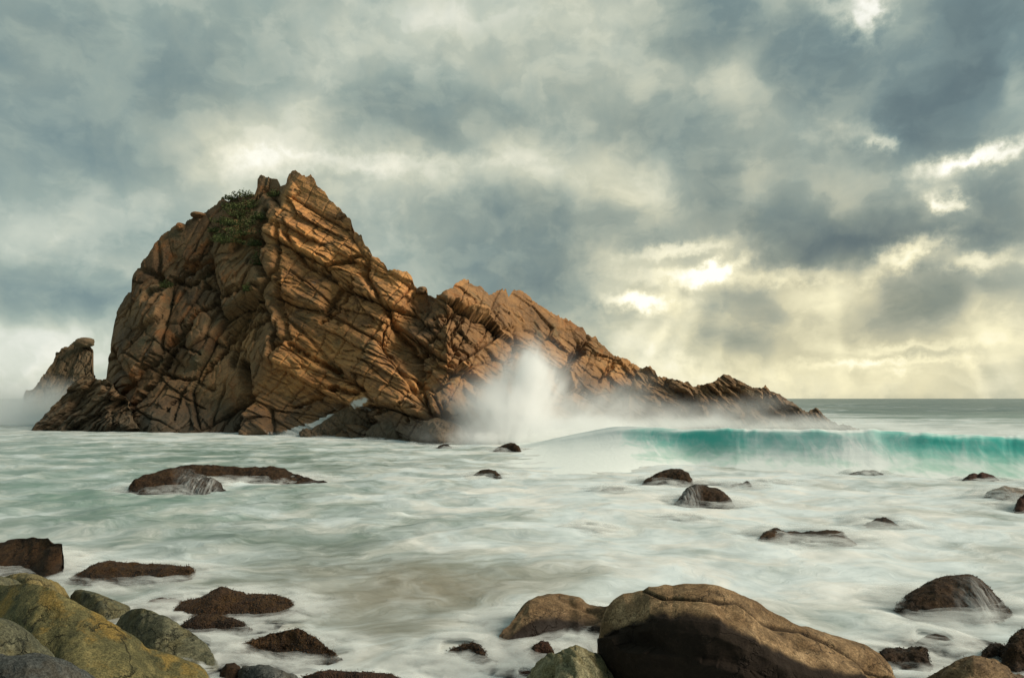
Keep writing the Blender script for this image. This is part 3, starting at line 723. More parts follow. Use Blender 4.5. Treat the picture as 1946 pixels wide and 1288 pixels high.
boulder("boulder", "pale green ribbed boulder at the bottom edge before the largest tan boulder", "boulder",
    [(988,1300),(1004,1276),(1018,1262),(1032,1252),(1042,1241),(1055,1239),(1064,1230),(1078,1232),(1094,1225),(1106,1230),(1116,1236),(1130,1239),(1150,1252),(1166,1268),(1186,1288),(1196,1305)],
    1390, M_RIB, 1.2, 2.4, 21, .11, .045, nc=240, nv=200, foot=False,
    cuts=[([(1042, 1240), (1050, 1262), (1046, 1300)], 5, .05), ([(1060, 1233), (1078, 1255), (1092, 1290)], 6, .05), ([(1090, 1227), (1112, 1250), (1138, 1300)], 4, .045), ([(1112, 1236), (1140, 1256), (1170, 1300)], 5, .03), ([(1072, 1232), (1084, 1240), (1110, 1262), (1118, 1300)], 3, .03)])
boulder("weedy_rock", "small dark red weedy rock wedged beside the pale green ribbed boulder", "rock",
    [(998,1262),(1006,1240),(1016,1224),(1030,1218),(1042,1221),(1052,1238),(1060,1262)], 1262, M_RED, .55, 2.5, 31, .12, .03, weed=1400, weed_size=.03)
boulder("weedy_rock", "little flat weedy rock peeping out at the left of the ribbed boulder", "rock",
    [(978,1292),(984,1282),(992,1276),(1004,1274),(1016,1280),(1022,1292)], 1296, M_RED, .4, 2.5, 32, .1, .02, weed=800, weed_size=.03)
boulder("boulder", "dark domed boulder with a veil of water running off its right side", "boulder",
    [(1700,1160),(1704,1146),(1712,1138),(1730,1124),(1755,1108),(1778,1098),(1800,1095),(1825,1093),(1845,1093),(1862,1102),(1880,1118),(1896,1136),(1912,1152),(1922,1166)],
    1182, M_DARK, 2.2, 2.4, 41, .06, .035, weed=5200, weed_size=.04, veil=(1800, 1912, .03), froth=0.34)
boulder("boulder", "small smooth grey boulder half lost in foam above the barnacled boulder", "boulder",
    [(1730,1232),(1745,1216),(1762,1208),(1778,1205),(1795,1208),(1808,1216),(1822,1232)], 1236, M_DARK, .8, 2.2, 43, .06, .015, froth=0.62)
boulder("weedy_rock", "barnacled brown rock in foam at the right end of the largest tan boulder", "rock",
    [(1652,1262),(1664,1242),(1680,1233),(1695,1231),(1712,1231),(1735,1230),(1750,1229),(1760,1234),(1766,1250),(1768,1272)], 1284, M_DARK, .9, 3, 45, .10, .05, froth=.03, weed=2600, weed_size=.032)
boulder("boulder", "low brown layered boulder at the bottom right corner", "boulder",
    [(1748,1312),(1762,1290),(1785,1278),(1810,1264),(1835,1252),(1850,1247),(1872,1252),(1895,1258),(1920,1272),(1946,1290),(1965,1310)], 1370, M_TANW, 1.0, 2.4, 47, .08, .03, weed=1500, weed_size=.025, foot=False)
boulder("weedy_rock", "tall dark weedy rock cut by the right edge near the bottom corner", "rock",
    [(1902,1275),(1908,1240),(1920,1222),(1934,1208),(1950,1203),(1975,1200),(2000,1215),(2020,1275)], 1290, M_DARK, .9, 2.8, 49, .12, .06, weed=3000, weed_size=.04)
boulder("weedy_rock", "round dark weedy rock just left of the tall weedy rock at the right edge", "rock",
    [(1866,1262),(1870,1240),(1880,1228),(1893,1224),(1908,1228),(1922,1245),(1932,1262)], 1268, M_WEED, .6, 2.8, 50, .12, .05, weed=2200, weed_size=.035)
boulder("boulder", "faint flat stone awash left of the two weedy rocks at the right edge", "boulder",
    [(1828,1252),(1838,1243),(1850,1237),(1866,1237),(1878,1244),(1886,1252)], 1253, M_DARK, .45, 2.2, 51, .08, .015, froth=0.6)

# left foreground
boulder("boulder", "biggest olive boulder with yellow lichen sloping down from the left edge", "boulder",
    [(-120,1150),(-60,1118),(0,1110),(22,1112),(50,1109),(72,1110),(92,1116),(112,1126),(130,1137),(150,1148),(172,1160),(200,1171),(230,1189),(262,1210),(300,1234),(340,1250),(372,1262),(400,1278),(420,1295),(434,1320)],
    1440, M_MOSS, 2.6, 3.2, 61, .016, .018, nc=420, nv=330, prof=[(-.1,0),(0,0),(.05,.34),(.12,.50),(.25,.66),(.40,.80),(.55,.92),(.68,1),(.80,.93),(.92,.55),(1,0),(1.1,0)])
boulder("boulder", "yellow lichened boulder behind the top of the biggest olive boulder", "boulder",
    [(-20,1130),(-5,1101),(6,1097),(22,1091),(48,1089),(72,1091),(92,1098),(108,1107),(122,1118),(130,1135),(134,1150)], 1206, M_YEL, 1.2, 2.6, 63, .07, .02)
boulder("boulder", "grey green boulder cut by the left edge above the biggest olive boulder", "boulder",
    [(-60,1115),(-30,1098),(0,1094),(18,1097),(34,1104),(46,1112),(56,1130)], 1240, M_GREEN, 1.2, 2.6, 64, .07, .015)
boulder("boulder", "small green boulder between the yellow boulder and the long green shoulder", "boulder",
    [(128,1150),(134,1130),(142,1121),(160,1119),(180,1124),(200,1133),(222,1142),(240,1149),(256,1158),(264,1175)], 1205, M_GREEN, 1.1, 2.6, 65, .06, .015)
boulder("boulder", "long green shoulder boulder along the water side of the biggest olive boulder", "boulder",
    [(218,1190),(230,1170),(250,1158),(270,1155),(288,1158),(312,1166),(334,1180),(352,1193),(372,1208),(392,1225),(404,1240),(412,1256),(424,1285),(430,1310)], 1272, M_GREEN, 1.3, 2.8, 67, .025, .018, nc=260, nv=200, prof=[(-.1,0),(0,0),(.06,.45),(.15,.62),(.35,.82),(.55,.96),(.66,1),(.80,.9),(.92,.5),(1,0),(1.1,0)])
boulder("boulder", "dark brown smooth boulder at the left edge in front of the biggest olive boulder", "boulder",
    [(-150,1230),(-80,1190),(-30,1173),(0,1174),(24,1182),(48,1197),(72,1216),(92,1234),(112,1256),(126,1285),(132,1310)], 1520, M_GREEN, 1.0, 2.6, 69, .05, .015, foot=False)
boulder("boulder", "nearly black lichened boulder in the bottom left corner", "boulder",
    [(-160,1280),(-80,1250),(-20,1240),(20,1240),(50,1239),(90,1245),(125,1256),(158,1272),(182,1286),(200,1305)], 1600, M_GREY, 1.0, 2.4, 71, .06, .02, foot=False)
boulder("boulder", "grey stone at the bottom edge right of the olive boulders", "boulder",
    [(446,1300),(452,1276),(462,1264),(485,1262),(510,1264),(535,1272),(560,1282),(580,1296)], 1330, M_GREY, .6, 2.6, 73, .06, .015)
boulder("boulder", "tiny dark stone squeezed between the long green shoulder and the grey stone", "boulder",
    [(414,1300),(420,1272),(430,1261),(445,1259),(456,1266),(462,1296)], 1310, M_DARK, .4, 2.6, 74, .06, .015)
boulder("weedy_rock", "low strip of red weed along the bottom edge left of centre", "rock",
    [(560,1300),(575,1281),(600,1275),(630,1274),(660,1276),(690,1278),(720,1279),(745,1282),(775,1296)], 1320, M_RED, .5, 2.4, 75, .08, .03, weed=2600, weed_size=.03)

# near weed-covered rocks in the shallows, left
boulder("boulder", "angular dark brown boulder with flat facets at the left edge", "boulder",
    [(-90,1075),(-60,1045),(-20,1033),(0,1029),(28,1024),(62,1020),(78,1022),(92,1021),(104,1030),(120,1034),(131,1038),(133,1050),(128,1064),(121,1080),(118,1090)],
    1098, M_DARK, 2.2, 3.6, 81, .05, .02, steps=(1.8, 1.0, .035, .16, R(20)), ridge_f=.45)
boulder("weedy_rock", "flat topped brown weedy rock beside the angular dark boulder", "rock",
    [(124,1108),(138,1096),(160,1086),(172,1075),(190,1068),(212,1066),(240,1068),(265,1068),(290,1071),(318,1071),(345,1072),(360,1074),(368,1080),(372,1090),(390,1104)],
    1113, M_WEED, 1.7, 3.0, 83, .06, .05, weed=8000, weed_size=.04)
boulder("weedy_rock", "long humped brown weedy rock nearest the olive boulders", "rock",
    [(302,1172),(318,1160),(338,1148),(362,1140),(385,1134),(402,1125),(420,1119),(432,1120),(446,1127),(468,1130),(495,1130),(520,1131),(540,1137),(556,1143),(566,1155)],
    1180, M_WEED, 1.4, 2.6, 85, .08, .05, weed=9000, weed_size=.038)
boulder("weedy_rock", "small weedy lobe in front of the long humped weedy rock", "rock",
    [(340,1196),(352,1182),(372,1170),(395,1166),(420,1168),(440,1174),(458,1182),(478,1196)], 1200, M_WEED, .7, 2.6, 87, .08, .04, weed=3600, weed_size=.034)
boulder("weedy_rock", "faint reddish weedy rock awash left of the long humped weedy rock", "rock",
    [(264,1168),(275,1150),(290,1140),(310,1136),(330,1136),(350,1142),(362,1160)], 1166, M_RED, .9, 2.3, 88, .06, .03, weed=1800, weed_size=.03, froth=0.45)
boulder("weedy_rock", "pointed triangular weedy rock in the shallows", "rock",
    [(446,1236),(462,1224),(485,1217),(505,1208),(525,1200),(545,1195),(562,1193),(576,1194),(588,1203),(602,1216),(618,1228),(634,1238),(646,1250)],
    1250, M_WEED, .95, 2.4, 89, .06, .05, weed=8000, weed_size=.034, ridge_f=.5)
boulder("weedy_rock", "small shaggy weedy rock midway along the bottom shallows", "rock",
    [(820,1262),(828,1250),(845,1240),(860,1232),(880,1225),(897,1222),(910,1224),(918,1236),(926,1262)], 1262, M_WEED, .7, 2.6, 91, .08, .04, weed=4000, weed_size=.04)

# middle distance rocks standing in the foam
REEFLET = boulder("boulder", "long low dark rock with water pouring off its ledge before the big rock", "boulder",
    [(290,914),(300,903),(322,892),(345,885),(372,884),(400,885),(430,887),(462,890),(478,889),(500,888),(520,888),(540,891),(556,895),(566,895),(585,901),(612,911),(622,918)],
    920, M_DARK, 4.0, 2.8, 101, .06, .09, ridge_f=.45, nc=420, nv=200, froth=.25)
boulder("ledge", None, None, [(240,936),(247,922),(258,911),(272,903),(300,896),(325,889),(345,889),(362,892),(385,899),(405,907),(420,918),(432,934)],
    937, M_DARK, 3.6, 3.0, 103, .06, .09, ridge_f=.5, nc=260, nv=200, veil=(322, 425, .06), froth=.3, parent=REEFLET)
boulder("boulder", "low slabby rock beside the white rushing inlet at the foot of the big rock", "boulder",
    [(562,829),(578,821),(596,812),(615,801),(632,790),(650,779),(668,772),(684,771),(696,780),(708,800),(722,829)], 830, M_CLIFF, 5, 3, 201, .10, .25, steps=(3.0, 1.0, .22, .3, R(28)), froth=.12)
boulder("boulder", "smooth brown boulder at the waterline below the blocky foot of the big rock", "boulder",
    [(692,832),(703,817),(716,808),(735,800),(752,805),(772,814),(792,821),(808,834)], 837, M_CLIFF, 4.5, 2.8, 203, .08, .15, steps=(2.4, 1.0, .12, .2, R(28)), froth=.1)
boulder("boulder", "larger rounded boulder at the waterline nearest the white plume", "boulder",
    [(774,838),(790,815),(808,802),(830,797),(852,800),(868,808),(884,822),(900,840)], 845, M_CLIFF, 4.5, 2.8, 205, .10, .2, steps=(2.2, 1.1, .15, .25, R(28)), froth=.1)
MID = [
 ([(895,906),(905,899),(915,894),(930,892),(942,895),(950,902),(956,912)], 911, M_DARK, 2.2, "small rounded dark rock alone in mid foam"),
 ([(934,860),(942,853),(952,848),(963,843),(970,841),(978,842),(985,848),(990,860)], 859, M_DARK, 2.6, "jagged little rock in front of the white plume"),
 ([(828,853),(836,847),(845,844),(853,846),(860,853)], 852, M_DARK, 1.6, "tiny dark rock at the foot of the big rock"),
 ([(992,857),(998,853),(1006,852),(1016,857)], 857, M_DARK, 1.2, "speck of rock right of the jagged little rock"),
 ([(1220,924),(1228,911),(1240,905),(1252,898),(1268,893),(1284,891),(1296,893),(1306,899),(1313,910),(1318,924)], 926, M_DARK, 3.0, "humped brown rock, upper one of the pair in mid foam"),
 ([(1312,922),(1318,916),(1326,914),(1336,917),(1342,922)], 922, M_DARK, 1.2, "small wet stone touching the right of the humped brown rock"),
 ([(1278,960),(1292,944),(1302,934),(1312,926),(1322,922),(1340,924),(1358,929),(1372,934),(1382,942),(1390,950),(1398,960)], 963, M_DARK, 2.6, "blocky dark brown rock, lower one of the pair in mid foam"),
 ([(1384,930),(1390,922),(1400,918),(1412,918),(1420,915),(1426,919),(1430,929)], 930, M_DARK, 1.7, "low knobbly stone right of the blocky dark rock"),
 ([(1455,920),(1464,916),(1472,914),(1480,916),(1488,920)], 921, M_DARK, 1.3, "sliver of rock farthest right of the knobbly stone"),
 ([(1136,938),(1146,931),(1158,927),(1172,926),(1182,930),(1192,938)], 939, M_DARK, 1.6, "pale flat rock awash left of the humped brown rock"),
 ([(1378,882),(1386,875),(1396,870),(1406,869),(1414,874),(1420,883)], 882, M_DARK, 2.0, "little rock at the foot of the green wave"),
 ([(1828,912),(1840,904),(1850,900),(1858,901),(1866,898),(1878,901),(1888,904),(1900,912)], 914, M_RED, 2.0, "encrusted reddish rock under the wave near the right edge"),
 ([(1612,903),(1625,897),(1645,894),(1665,895),(1684,903)], 903, M_DARK, 1.6, "faint rock showing through the base of the wave"),
 ([(1866,948),(1876,937),(1892,929),(1910,924),(1928,927),(1950,930),(1985,940),(2000,956)], 957, M_TANW, 2.6, "broad streaked rock awash at the right edge"),
 ([(1926,974),(1934,956),(1940,946),(1950,938),(1970,935),(2000,950),(2010,975)], 976, M_RED, 1.5, "red brown rock cut by the right edge"),
 ([(1438,1034),(1446,1018),(1458,1009),(1472,1005),(1488,1010),(1505,1013),(1530,1013),(1555,1011),(1572,1009),(1588,1009),(1600,1014),(1614,1024),(1628,1034)], 1037, M_DARK, 2.2, "long dark saddle shaped rock awash right of centre"),
 ([(1636,1006),(1650,994),(1665,987),(1678,985),(1692,990),(1706,998),(1716,1007)], 1008, M_DARK, 2.0, "pale veiled dome behind the saddle shaped rock"),
 ([(1278,994),(1290,986),(1304,982),(1316,984),(1328,994)], 994, M_DARK, 1.2, "faint flat stone below the blocky dark rock"),
 ([(1108,1013),(1116,1007),(1126,1004),(1136,1006),(1146,1013)], 1013, M_DARK, .9, "speck of dark stone in open foam at the centre"),
]
for i, (top, base, mat, dep, lab) in enumerate(MID):
    big = top[-1][0] - top[0][0] > 80
    boulder("boulder", lab, "boulder", top, base, mat, dep, 2.6, 150 + 7 * i, .10, .07, group="dark rocks standing in the foam", froth=.55 if base in (1037, 1008, 994, 939, 903, 957) else .2, nc=150 if big else 80, nv=110 if big else 60,
            veil=(1284, 1340, .06) if base == 963 else ((1870, 1935, .06) if base == 957 else None))

# ------------------------------------------------------------------ sea
def sea_fields(PX, PY, X, Y):
    """foam amount, sand showing through, green water: where they lie on the sea"""
    foam = np.full_like(PX, .56); sand = np.zeros_like(PX); teal = np.full_like(PX, .35)
    def g(cx, cy, sx, sy): return np.exp(-(((PX - cx) / sx) ** 2 + ((PY - cy) / sy) ** 2))
    near = sstep(PY, 825, 860)
    foam += .30 * g(1500, 1000, 520, 120) + .14 * g(1250, 920, 500, 50) + .22 * g(1450, 1120, 330, 90) + .12 * g(1000, 960, 350, 70)
    foam -= .20 * g(250, 960, 330, 70) + .16 * g(480, 1130, 420, 70) + .10 * g(800, 1120, 230, 60) + .12 * g(550, 860, 220, 18)
    foam += .22 * g(450, 832, 300, 9) + .14 * g(720, 855, 240, 20) - .12 * g(60, 850, 120, 20)
    foam += .20 * g(330, 960, 120, 26) + .20 * g(470, 990, 110, 28) + .12 * g(60, 985, 120, 24) + .12 * g(700, 1255, 240, 30)
    foam -= .14 * g(180, 985, 60, 16) + .14 * g(440, 1025, 150, 12) + .16 * g(1130, 1085, 120, 16)
    foam -= .07 * (1 - sstep(PX, 640, 1180)) * near + .09 * g(650, 1200, 330, 75)
    sand += .42 * g(600, 1150, 420, 75) + .55 * g(860, 1110, 240, 60) + .5 * g(700, 1240, 260, 60) + .35 * g(1150, 1075, 160, 25) + .3 * g(1300, 880, 400, 40)
    teal += .75 * g(250, 930, 420, 80) + .6 * g(430, 850, 420, 25) + .45 * g(1250, 870, 380, 22) + .3 * g(1100, 1000, 300, 90)
    far = 1 - sstep(PY, 795, 822)
    foam = foam * (1 - far) + far * (.04 + .72 * g(1700, 803, 420, 11) + .30 * g(1500, 785, 140, 16) + .75 * g(20, 800, 140, 26))
    teal = teal * (1 - far) + far * .8; sand *= 1 - far
    for (cx, cy, rx, ry, hz, fr) in FOOT:
        m = np.abs(X - cx) < rx * 3 + 1.5
        dd = np.sqrt(((X - cx) / (rx + .25)) ** 2 + ((Y - cy) / (ry + .5)) ** 2)
        foam = foam + m * .26 * np.exp(-((dd - 1.02) / .30) ** 2)
    return np.clip(foam, 0, 1.2), np.clip(sand, 0, 1), np.clip(teal, 0, 1)
def build_sea():
    px = np.linspace(-900, 2850, 800)
    py = np.concatenate([np.linspace(1700, 1300, 40), np.linspace(1298, 830, 420), np.linspace(829, 760, 140), np.array([759.2, 758.6, 758.1, 757.75, 757.5, 757.35])])
    PX, PY = np.meshgrid(px, py)
    Y = HF / (PY - HOR); X = px_to_xy(PX, Y)
    foam, sand, teal = sea_fields(PX, PY, X, Y)
    att = np.clip(1.2 - Y / 130, .0, 1)
    Z = .16 * fbm(X * .22, Y * .32, None, 900, 3) + .07 * fbm(X * .9, Y * 1.1, None, 905, 3)
    rid = (1 - np.abs(fbm(X * .20 + .3 * Y * .2, Y * .55, None, 921, 3)) * 2.2)
    Z += .15 * np.clip(rid, 0, 1) ** 2 * sstep(Y, 14, 24) * (.35 + .65 * (1 - sstep(PX, 700, 1200)))
    Z *= att
    Z += 1.5 * np.clip((Y - 90) / 200, 0, 1) * (.5 * vn(X * .012, Y * .02, None, 911) + .35 * vn(X * .04, Y * .09, None, 915) + .15 * vn(X * .12, Y * .25, None, 917)) * np.clip(1500 / np.maximum(Y, 1500), 0, 1)
    o = raw_mesh("sea", np.stack([X, Y, Z], -1).reshape(-1, 3), grid_faces(*X.shape), sea_material(), None, {'foam': foam, 'sand': sand, 'teal': teal})
    tag(o, kind="structure")
def sea_material():
    m, t, out = new_mat("milky_sea_water")
    p = t.pos(); x, y, z = t.xyz(p)[:3]
    foam, sand, teal = t.attr('foam'), t.attr('sand'), t.attr('teal')
    w1 = t.v('MULTIPLY', t.v('SUBTRACT', t.noise(p, .22, 3, color=True), (.5, .5, .5)), (6.0, 6.0, 0))
    w2 = t.v('MULTIPLY', t.v('SUBTRACT', t.noise(p, .75, 4, color=True), (.5, .5, .5)), (1.0, .8, 0))
    q = t.v('ADD', t.v('ADD', p, w1), w2)
    f1 = t.noise(t.v('MULTIPLY', q, (.42, .55, 1)), .62, 6, .52)
    f2 = t.noise(t.v('MULTIPLY', q, (.9, 1.9, 1)), 1.3, 8, .58, .35)
    f3 = t.noise(t.v('MULTIPLY', q, (1.6, 7.0, 1)), 2.0, 6, .6, .3)
    f = t.m('MULTIPLY_ADD', t.m('SUBTRACT', f1, .5), 1.5, foam)
    f = t.m('MULTIPLY_ADD', t.m('SUBTRACT', f2, .5), .72, f)
    f = t.m('MULTIPLY_ADD', t.m('SUBTRACT', f3, .5), .32, f)
    f4 = t.noise(t.v('MULTIPLY', p, (.035, .16, 1)), 1.0, 7, .6, .5)
    f5 = t.noise(t.v('MULTIPLY', p, (.012, .03, 1)), 1.0, 5, .6)
    farw = t.smooth(y, 60, 140)
    f = t.m('MULTIPLY_ADD', t.m('MULTIPLY', farw, t.m('ADD', t.m('SUBTRACT', f4, .5), t.m('SUBTRACT', f5, .5))), 1.9, f)
    f = t.smooth(f, .06, 1.08)
    deep = t.mix(teal, (.165, .195, .178), (.140, .228, .188))
    deep = t.mix(t.m('MULTIPLY', sand, .9), deep, (.24, .195, .130))
    deep = t.mix(t.smooth(y, 110, 260), deep, (.075, .125, .110))
    fc = t.mix(t.smooth(t.noise(q, .5, 4), .4, .65), (.645, .72, .735), (.72, .725, .69))
    col = t.mix(f, deep, fc)
    rough = t.m('MULTIPLY_ADD', f, .45, .32)
    h = t.m('ADD', t.m('MULTIPLY', f2, .5), t.m('MULTIPLY', f3, .25))
    h = t.m('MULTIPLY_ADD', t.m('MULTIPLY', f4, farw), 9.0, h)
    principled(t, out, col, rough, t.bump(h, .4, .14), .35)
    return m
build_sea()

# ------------------------------------------------------------------ breaking wave
def build_wave():
    px = np.linspace(900, 2500, 620)
    base = lerp_pts([(900,845),(1050,856),(1250,874),(1400,886),(1600,897),(1800,903),(1946,908),(2500,925)], px)
    crest = 2.2 * vn(px * .015, px * 0, None, 61) + sstep(px, 1200, 1420) * (1.2 * vn(px * .05, px * 0, None, 62) + .5 * vn(px * .14, px * 0, None, 63)) + lerp_pts([(900,826),(980,806),(1050,802),(1120,804),(1200,809),(1300,813),(1400,814),(1500,815),(1600,816),(1700,819),(1800,822),(1946,829),(2500,842)], px)
    yb = HF / (base - HOR)
    prof = [(-2.6,-.22),(-1.4,-.06),(-.5,.07),(.2,.17),(.75,.30),(1.15,.45),(1.42,.60),(1.60,.74),(1.72,.86),(1.86,.94),(2.15,.99),(2.6,1.0),(3.3,.96),(4.5,.82),(6.2,.58),(8.5,.32),(12,.08),(17,-.06)]
    pr = np.array(prof); s = np.linspace(0, len(pr) - 1, 150)
    dy = np.interp(s, np.arange(len(pr)), pr[:, 0]); dz = np.interp(s, np.arange(len(pr)), pr[:, 1])
    k = np.ones(5) / 5
    dy = np.convolve(np.pad(dy, 2, 'edge'), k, 'valid'); dz = np.convolve(np.pad(dz, 2, 'edge'), k, 'valid')
    zc = CAMH - (crest - HOR) / F * (yb + 2.4)
    flat = 1 + 5.5 * (1 - sstep(px, 1040, 1340))
    Y = yb + dy[:, None] * np.where(dy[:, None] < 1.9, flat, 1) - (flat - 1) * 1.9 * (dy[:, None] < 1.9); PX = np.broadcast_to(px, Y.shape)
    X = px_to_xy(PX, Y)
    zc = zc * sstep(px, 940, 1210)
    Z = dz[:, None] * zc * (1 + .06 * fbm(X * .35, X * 0 + 2, None, 31, 3))
    Y = Y + .35 * fbm(X * .3, Z * .5, None, 33, 3) * np.clip(dz[:, None], 0, 1) + .012 * vn(X * 2.2, Z * .6, None, 35)
    hgt = np.broadcast_to(dz[:, None], Y.shape); back = np.broadcast_to(sstep(dy, 1.9, 2.6)[:, None], Y.shape)
    lace = np.clip(1.15 - 1.15 * sstep(PX, 1070, 1300) + .75 * np.exp(-((PX - 1640) / 60) ** 2) * .6 + .35 * np.exp(-((PX - 1520) / 90) ** 2), 0, 1)
    o = raw_mesh("breaking_wave", np.stack([X, Y, Z], -1).reshape(-1, 3), grid_faces(*Y.shape), wave_material(), None, {'height': hgt, 'back': back, 'lace': lace, 'rim': np.broadcast_to(sstep(dy, -2.6, -.6)[:, None], Y.shape) * sstep(PX, 905, 1010)})
    tag(o, "turquoise breaking wave rolling in across the right side of the bay", "wave")
def wave_material():
    m, t, out = new_mat("turquoise_wave_water")
    p = t.pos(); h, back, lace = t.attr('height'), t.attr('back'), t.attr('lace')
    st = t.noise(t.v('MULTIPLY', p, (1.3, .5, .6)), 1.0, 8, .62, 1.2)
    big = t.noise(t.v('MULTIPLY', p, (.35, .4, .6)), 1.0, 5, .55, .5)
    hz = t.noise(t.v('MULTIPLY', p, (.7, 2.0, 2.4)), 1.0, 6, .6)
    deep = t.mix(t.smooth(h, .12, .75), (.40, .70, .58), (.095, .60, .52))
    low = t.m('SUBTRACT', 1.0, t.smooth(h, -.05, .15))
    f = t.m('MULTIPLY', t.smooth(t.m('MULTIPLY_ADD', t.smooth(h, .85, .15), .13, t.m('ADD', t.m('MULTIPLY', st, .5), t.m('MULTIPLY', big, .6))), .43, .88), .9)
    f = t.m('MULTIPLY_ADD', low, t.m('MULTIPLY_ADD', t.m('SUBTRACT', hz, .5), 1.4, .62), f)
    topf = t.smooth(t.m('MULTIPLY_ADD', t.m('SUBTRACT', big, .5), .5, h), .84, 1.06)
    f = t.m('ADD', t.m('MAXIMUM', f, t.m('MULTIPLY', topf, .9)), t.m('MULTIPLY', lace, t.m('MULTIPLY_ADD', hz, .3, 1.0)))
    f = t.m('MAXIMUM', f, t.m('MULTIPLY', back, .9), clamp=True)
    col = t.mix(f, deep, (.74, .79, .77))
    b = t.n.new('ShaderNodeBsdfPrincipled'); t.link(col, b.inputs['Base Color'])
    t.put(b.inputs['Roughness'], t.m('MULTIPLY_ADD', f, .4, .38)); b.inputs['Specular IOR Level'].default_value = .25
    t.link(t.bump(t.m('ADD', st, hz), .25, .1), b.inputs['Normal'])
    tl = t.n.new('ShaderNodeBsdfTranslucent'); t.link(t.mix(t.m('MULTIPLY', t.m('SUBTRACT', 1.0, f), .6), col, (.16, .80, .66)), tl.inputs[0])
    mx = t.n.new('ShaderNodeMixShader'); t.put(mx.inputs[0], t.m('MULTIPLY', t.m('SUBTRACT', 1.0, f), .28))
    t.link(b.outputs[0], mx.inputs[1]); t.link(tl.outputs[0], mx.inputs[2])
    tp = t.n.new('ShaderNodeBsdfTransparent'); m2 = t.n.new('ShaderNodeMixShader')
    t.put(m2.inputs[0], t.smooth(t.m('MULTIPLY_ADD', t.m('SUBTRACT', hz, .5), .8, t.attr('rim')), .1, .8))
    t.link(tp.outputs[0], m2.inputs[1]); t.link(mx.outputs[0], m2.inputs[2]); t.link(m2.outputs[0], out.inputs[0])
    return m
build_wave()

# ------------------------------------------------------------------ spray: real volumes of fine drops
def spray(name, label, blobs, noise_scale, cut, pad=2.2, stretch=(1, 1, .45), color=(.995, 1.0, .998), tilt=0.0, fan=None):
    """blobs: (x, y, z, rx, ry, rz, rotation about Y in degrees, density per metre)"""
    m, t, out = new_mat(name + "_drops")
    p = t.pos(); acc = None
    wv = t.v('MULTIPLY', t.v('SUBTRACT', t.noise(p, noise_scale * .6, 4, color=True), (.5, .5, .5)), (1.6, 1.2, 1.6))
    pw = t.v('ADD', p, wv)
    for (x, y, z, rx, ry, rz, rot, dens) in blobs:
        q = t.v('SUBTRACT', pw, (x, y, z))
        if rot: q = t.rot(q, 'Y_AXIS', -R(rot))
        q = t.v('MULTIPLY', q, (1 / rx, 1 / ry, 1 / rz))
        g = t.m('POWER', 2.71828, t.m('MULTIPLY', t.v('DOT_PRODUCT', q, q), -1.0))
        acc = t.m('MULTIPLY_ADD', g, dens, acc if acc is not None else 0.0)
    pr = t.rot(p, 'Y_AXIS', -R(tilt)) if tilt else p
    n = t.noise(t.v('MULTIPLY', pr, stretch), noise_scale, 8, .66, .4)
    if fan:
        x_, y_, z_ = t.xyz(pw)[:3]
        fx, fz = t.m('SUBTRACT', x_, fan[0]), t.m('SUBTRACT', z_, fan[1])
        ang = t.m('ARCTAN2', fx, fz); rad = t.m('SQRT', t.m('ADD', t.m('MULTIPLY', fx, fx), t.m('MULTIPLY', fz, fz)))
        st = t.noise(t.comb(t.m('MULTIPLY', ang, 7.0), t.m('MULTIPLY', rad, .22), t.m('MULTIPLY', y_, .25)), 1.0, 6, .65)
        n = t.m('ADD', t.m('MULTIPLY', n, .5), t.m('MULTIPLY', st, .5))
    dn = t.m('MULTIPLY', t.m('MAXIMUM', t.m('SUBTRACT', acc, .004), 0.0), t.smooth(n, cut, cut + .30))
    v = t.n.new('ShaderNodeVolumePrincipled'); v.inputs['Color'].default_value = (*color, 1)
    v.inputs['Anisotropy'].default_value = 0.0
    t.link(dn, v.inputs['Density']); t.link(v.outputs[0], out.inputs['Volume'])
    m.cycles.volume_step_rate = .6
    # closed hull round the blobs
    lo = np.array([min(b[0] - pad * max(b[3], b[5] if b[6] else 0) for b in blobs), min(b[1] - pad * b[4] for b in blobs), -.3])
    hi = np.array([max(b[0] + pad * max(b[3], b[5] if b[6] else 0) for b in blobs), max(b[1] + pad * b[4] for b in blobs), max(b[2] + pad * max(b[5], b[3] if b[6] else 0) for b in blobs)])
    nu, nvv = 28, 18
    th = np.linspace(0, 2 * math.pi, nu, endpoint=False); ph = np.linspace(-math.pi / 2, math.pi / 2, nvv)
    sp = lambda a, e: np.sign(a) * np.abs(a) ** e
    TH, PH = np.meshgrid(th, ph)
    c = np.stack([sp(np.cos(PH), .35) * sp(np.cos(TH), .35), sp(np.cos(PH), .35) * sp(np.sin(TH), .35), sp(np.sin(PH), .35)], -1)
    co = ((lo + hi) / 2 + c * (hi - lo) / 2).reshape(-1, 3)
    i = np.arange(nvv - 1)[:, None] * nu; j = np.arange(nu)[None, :]; j2 = (j + 1) % nu
    faces = np.stack([i + j, i + j2, i + nu + j2, i + nu + j], -1).reshape(-1, 4)
    o = raw_mesh(name, co, faces, m)
    return tag(o, label, "spray", None, 'stuff')
def sp_at(px, py, Y): return ((px - CX) / F * Y, Y, CAMH - (py - HOR) / F * Y)
def SB(px, py, Y, wpx, hpx, ry, rot, dens): 
    x, y, z = sp_at(px, py, Y); return (x, y, z, wpx / F * Y, ry, hpx / F * Y, rot, dens)
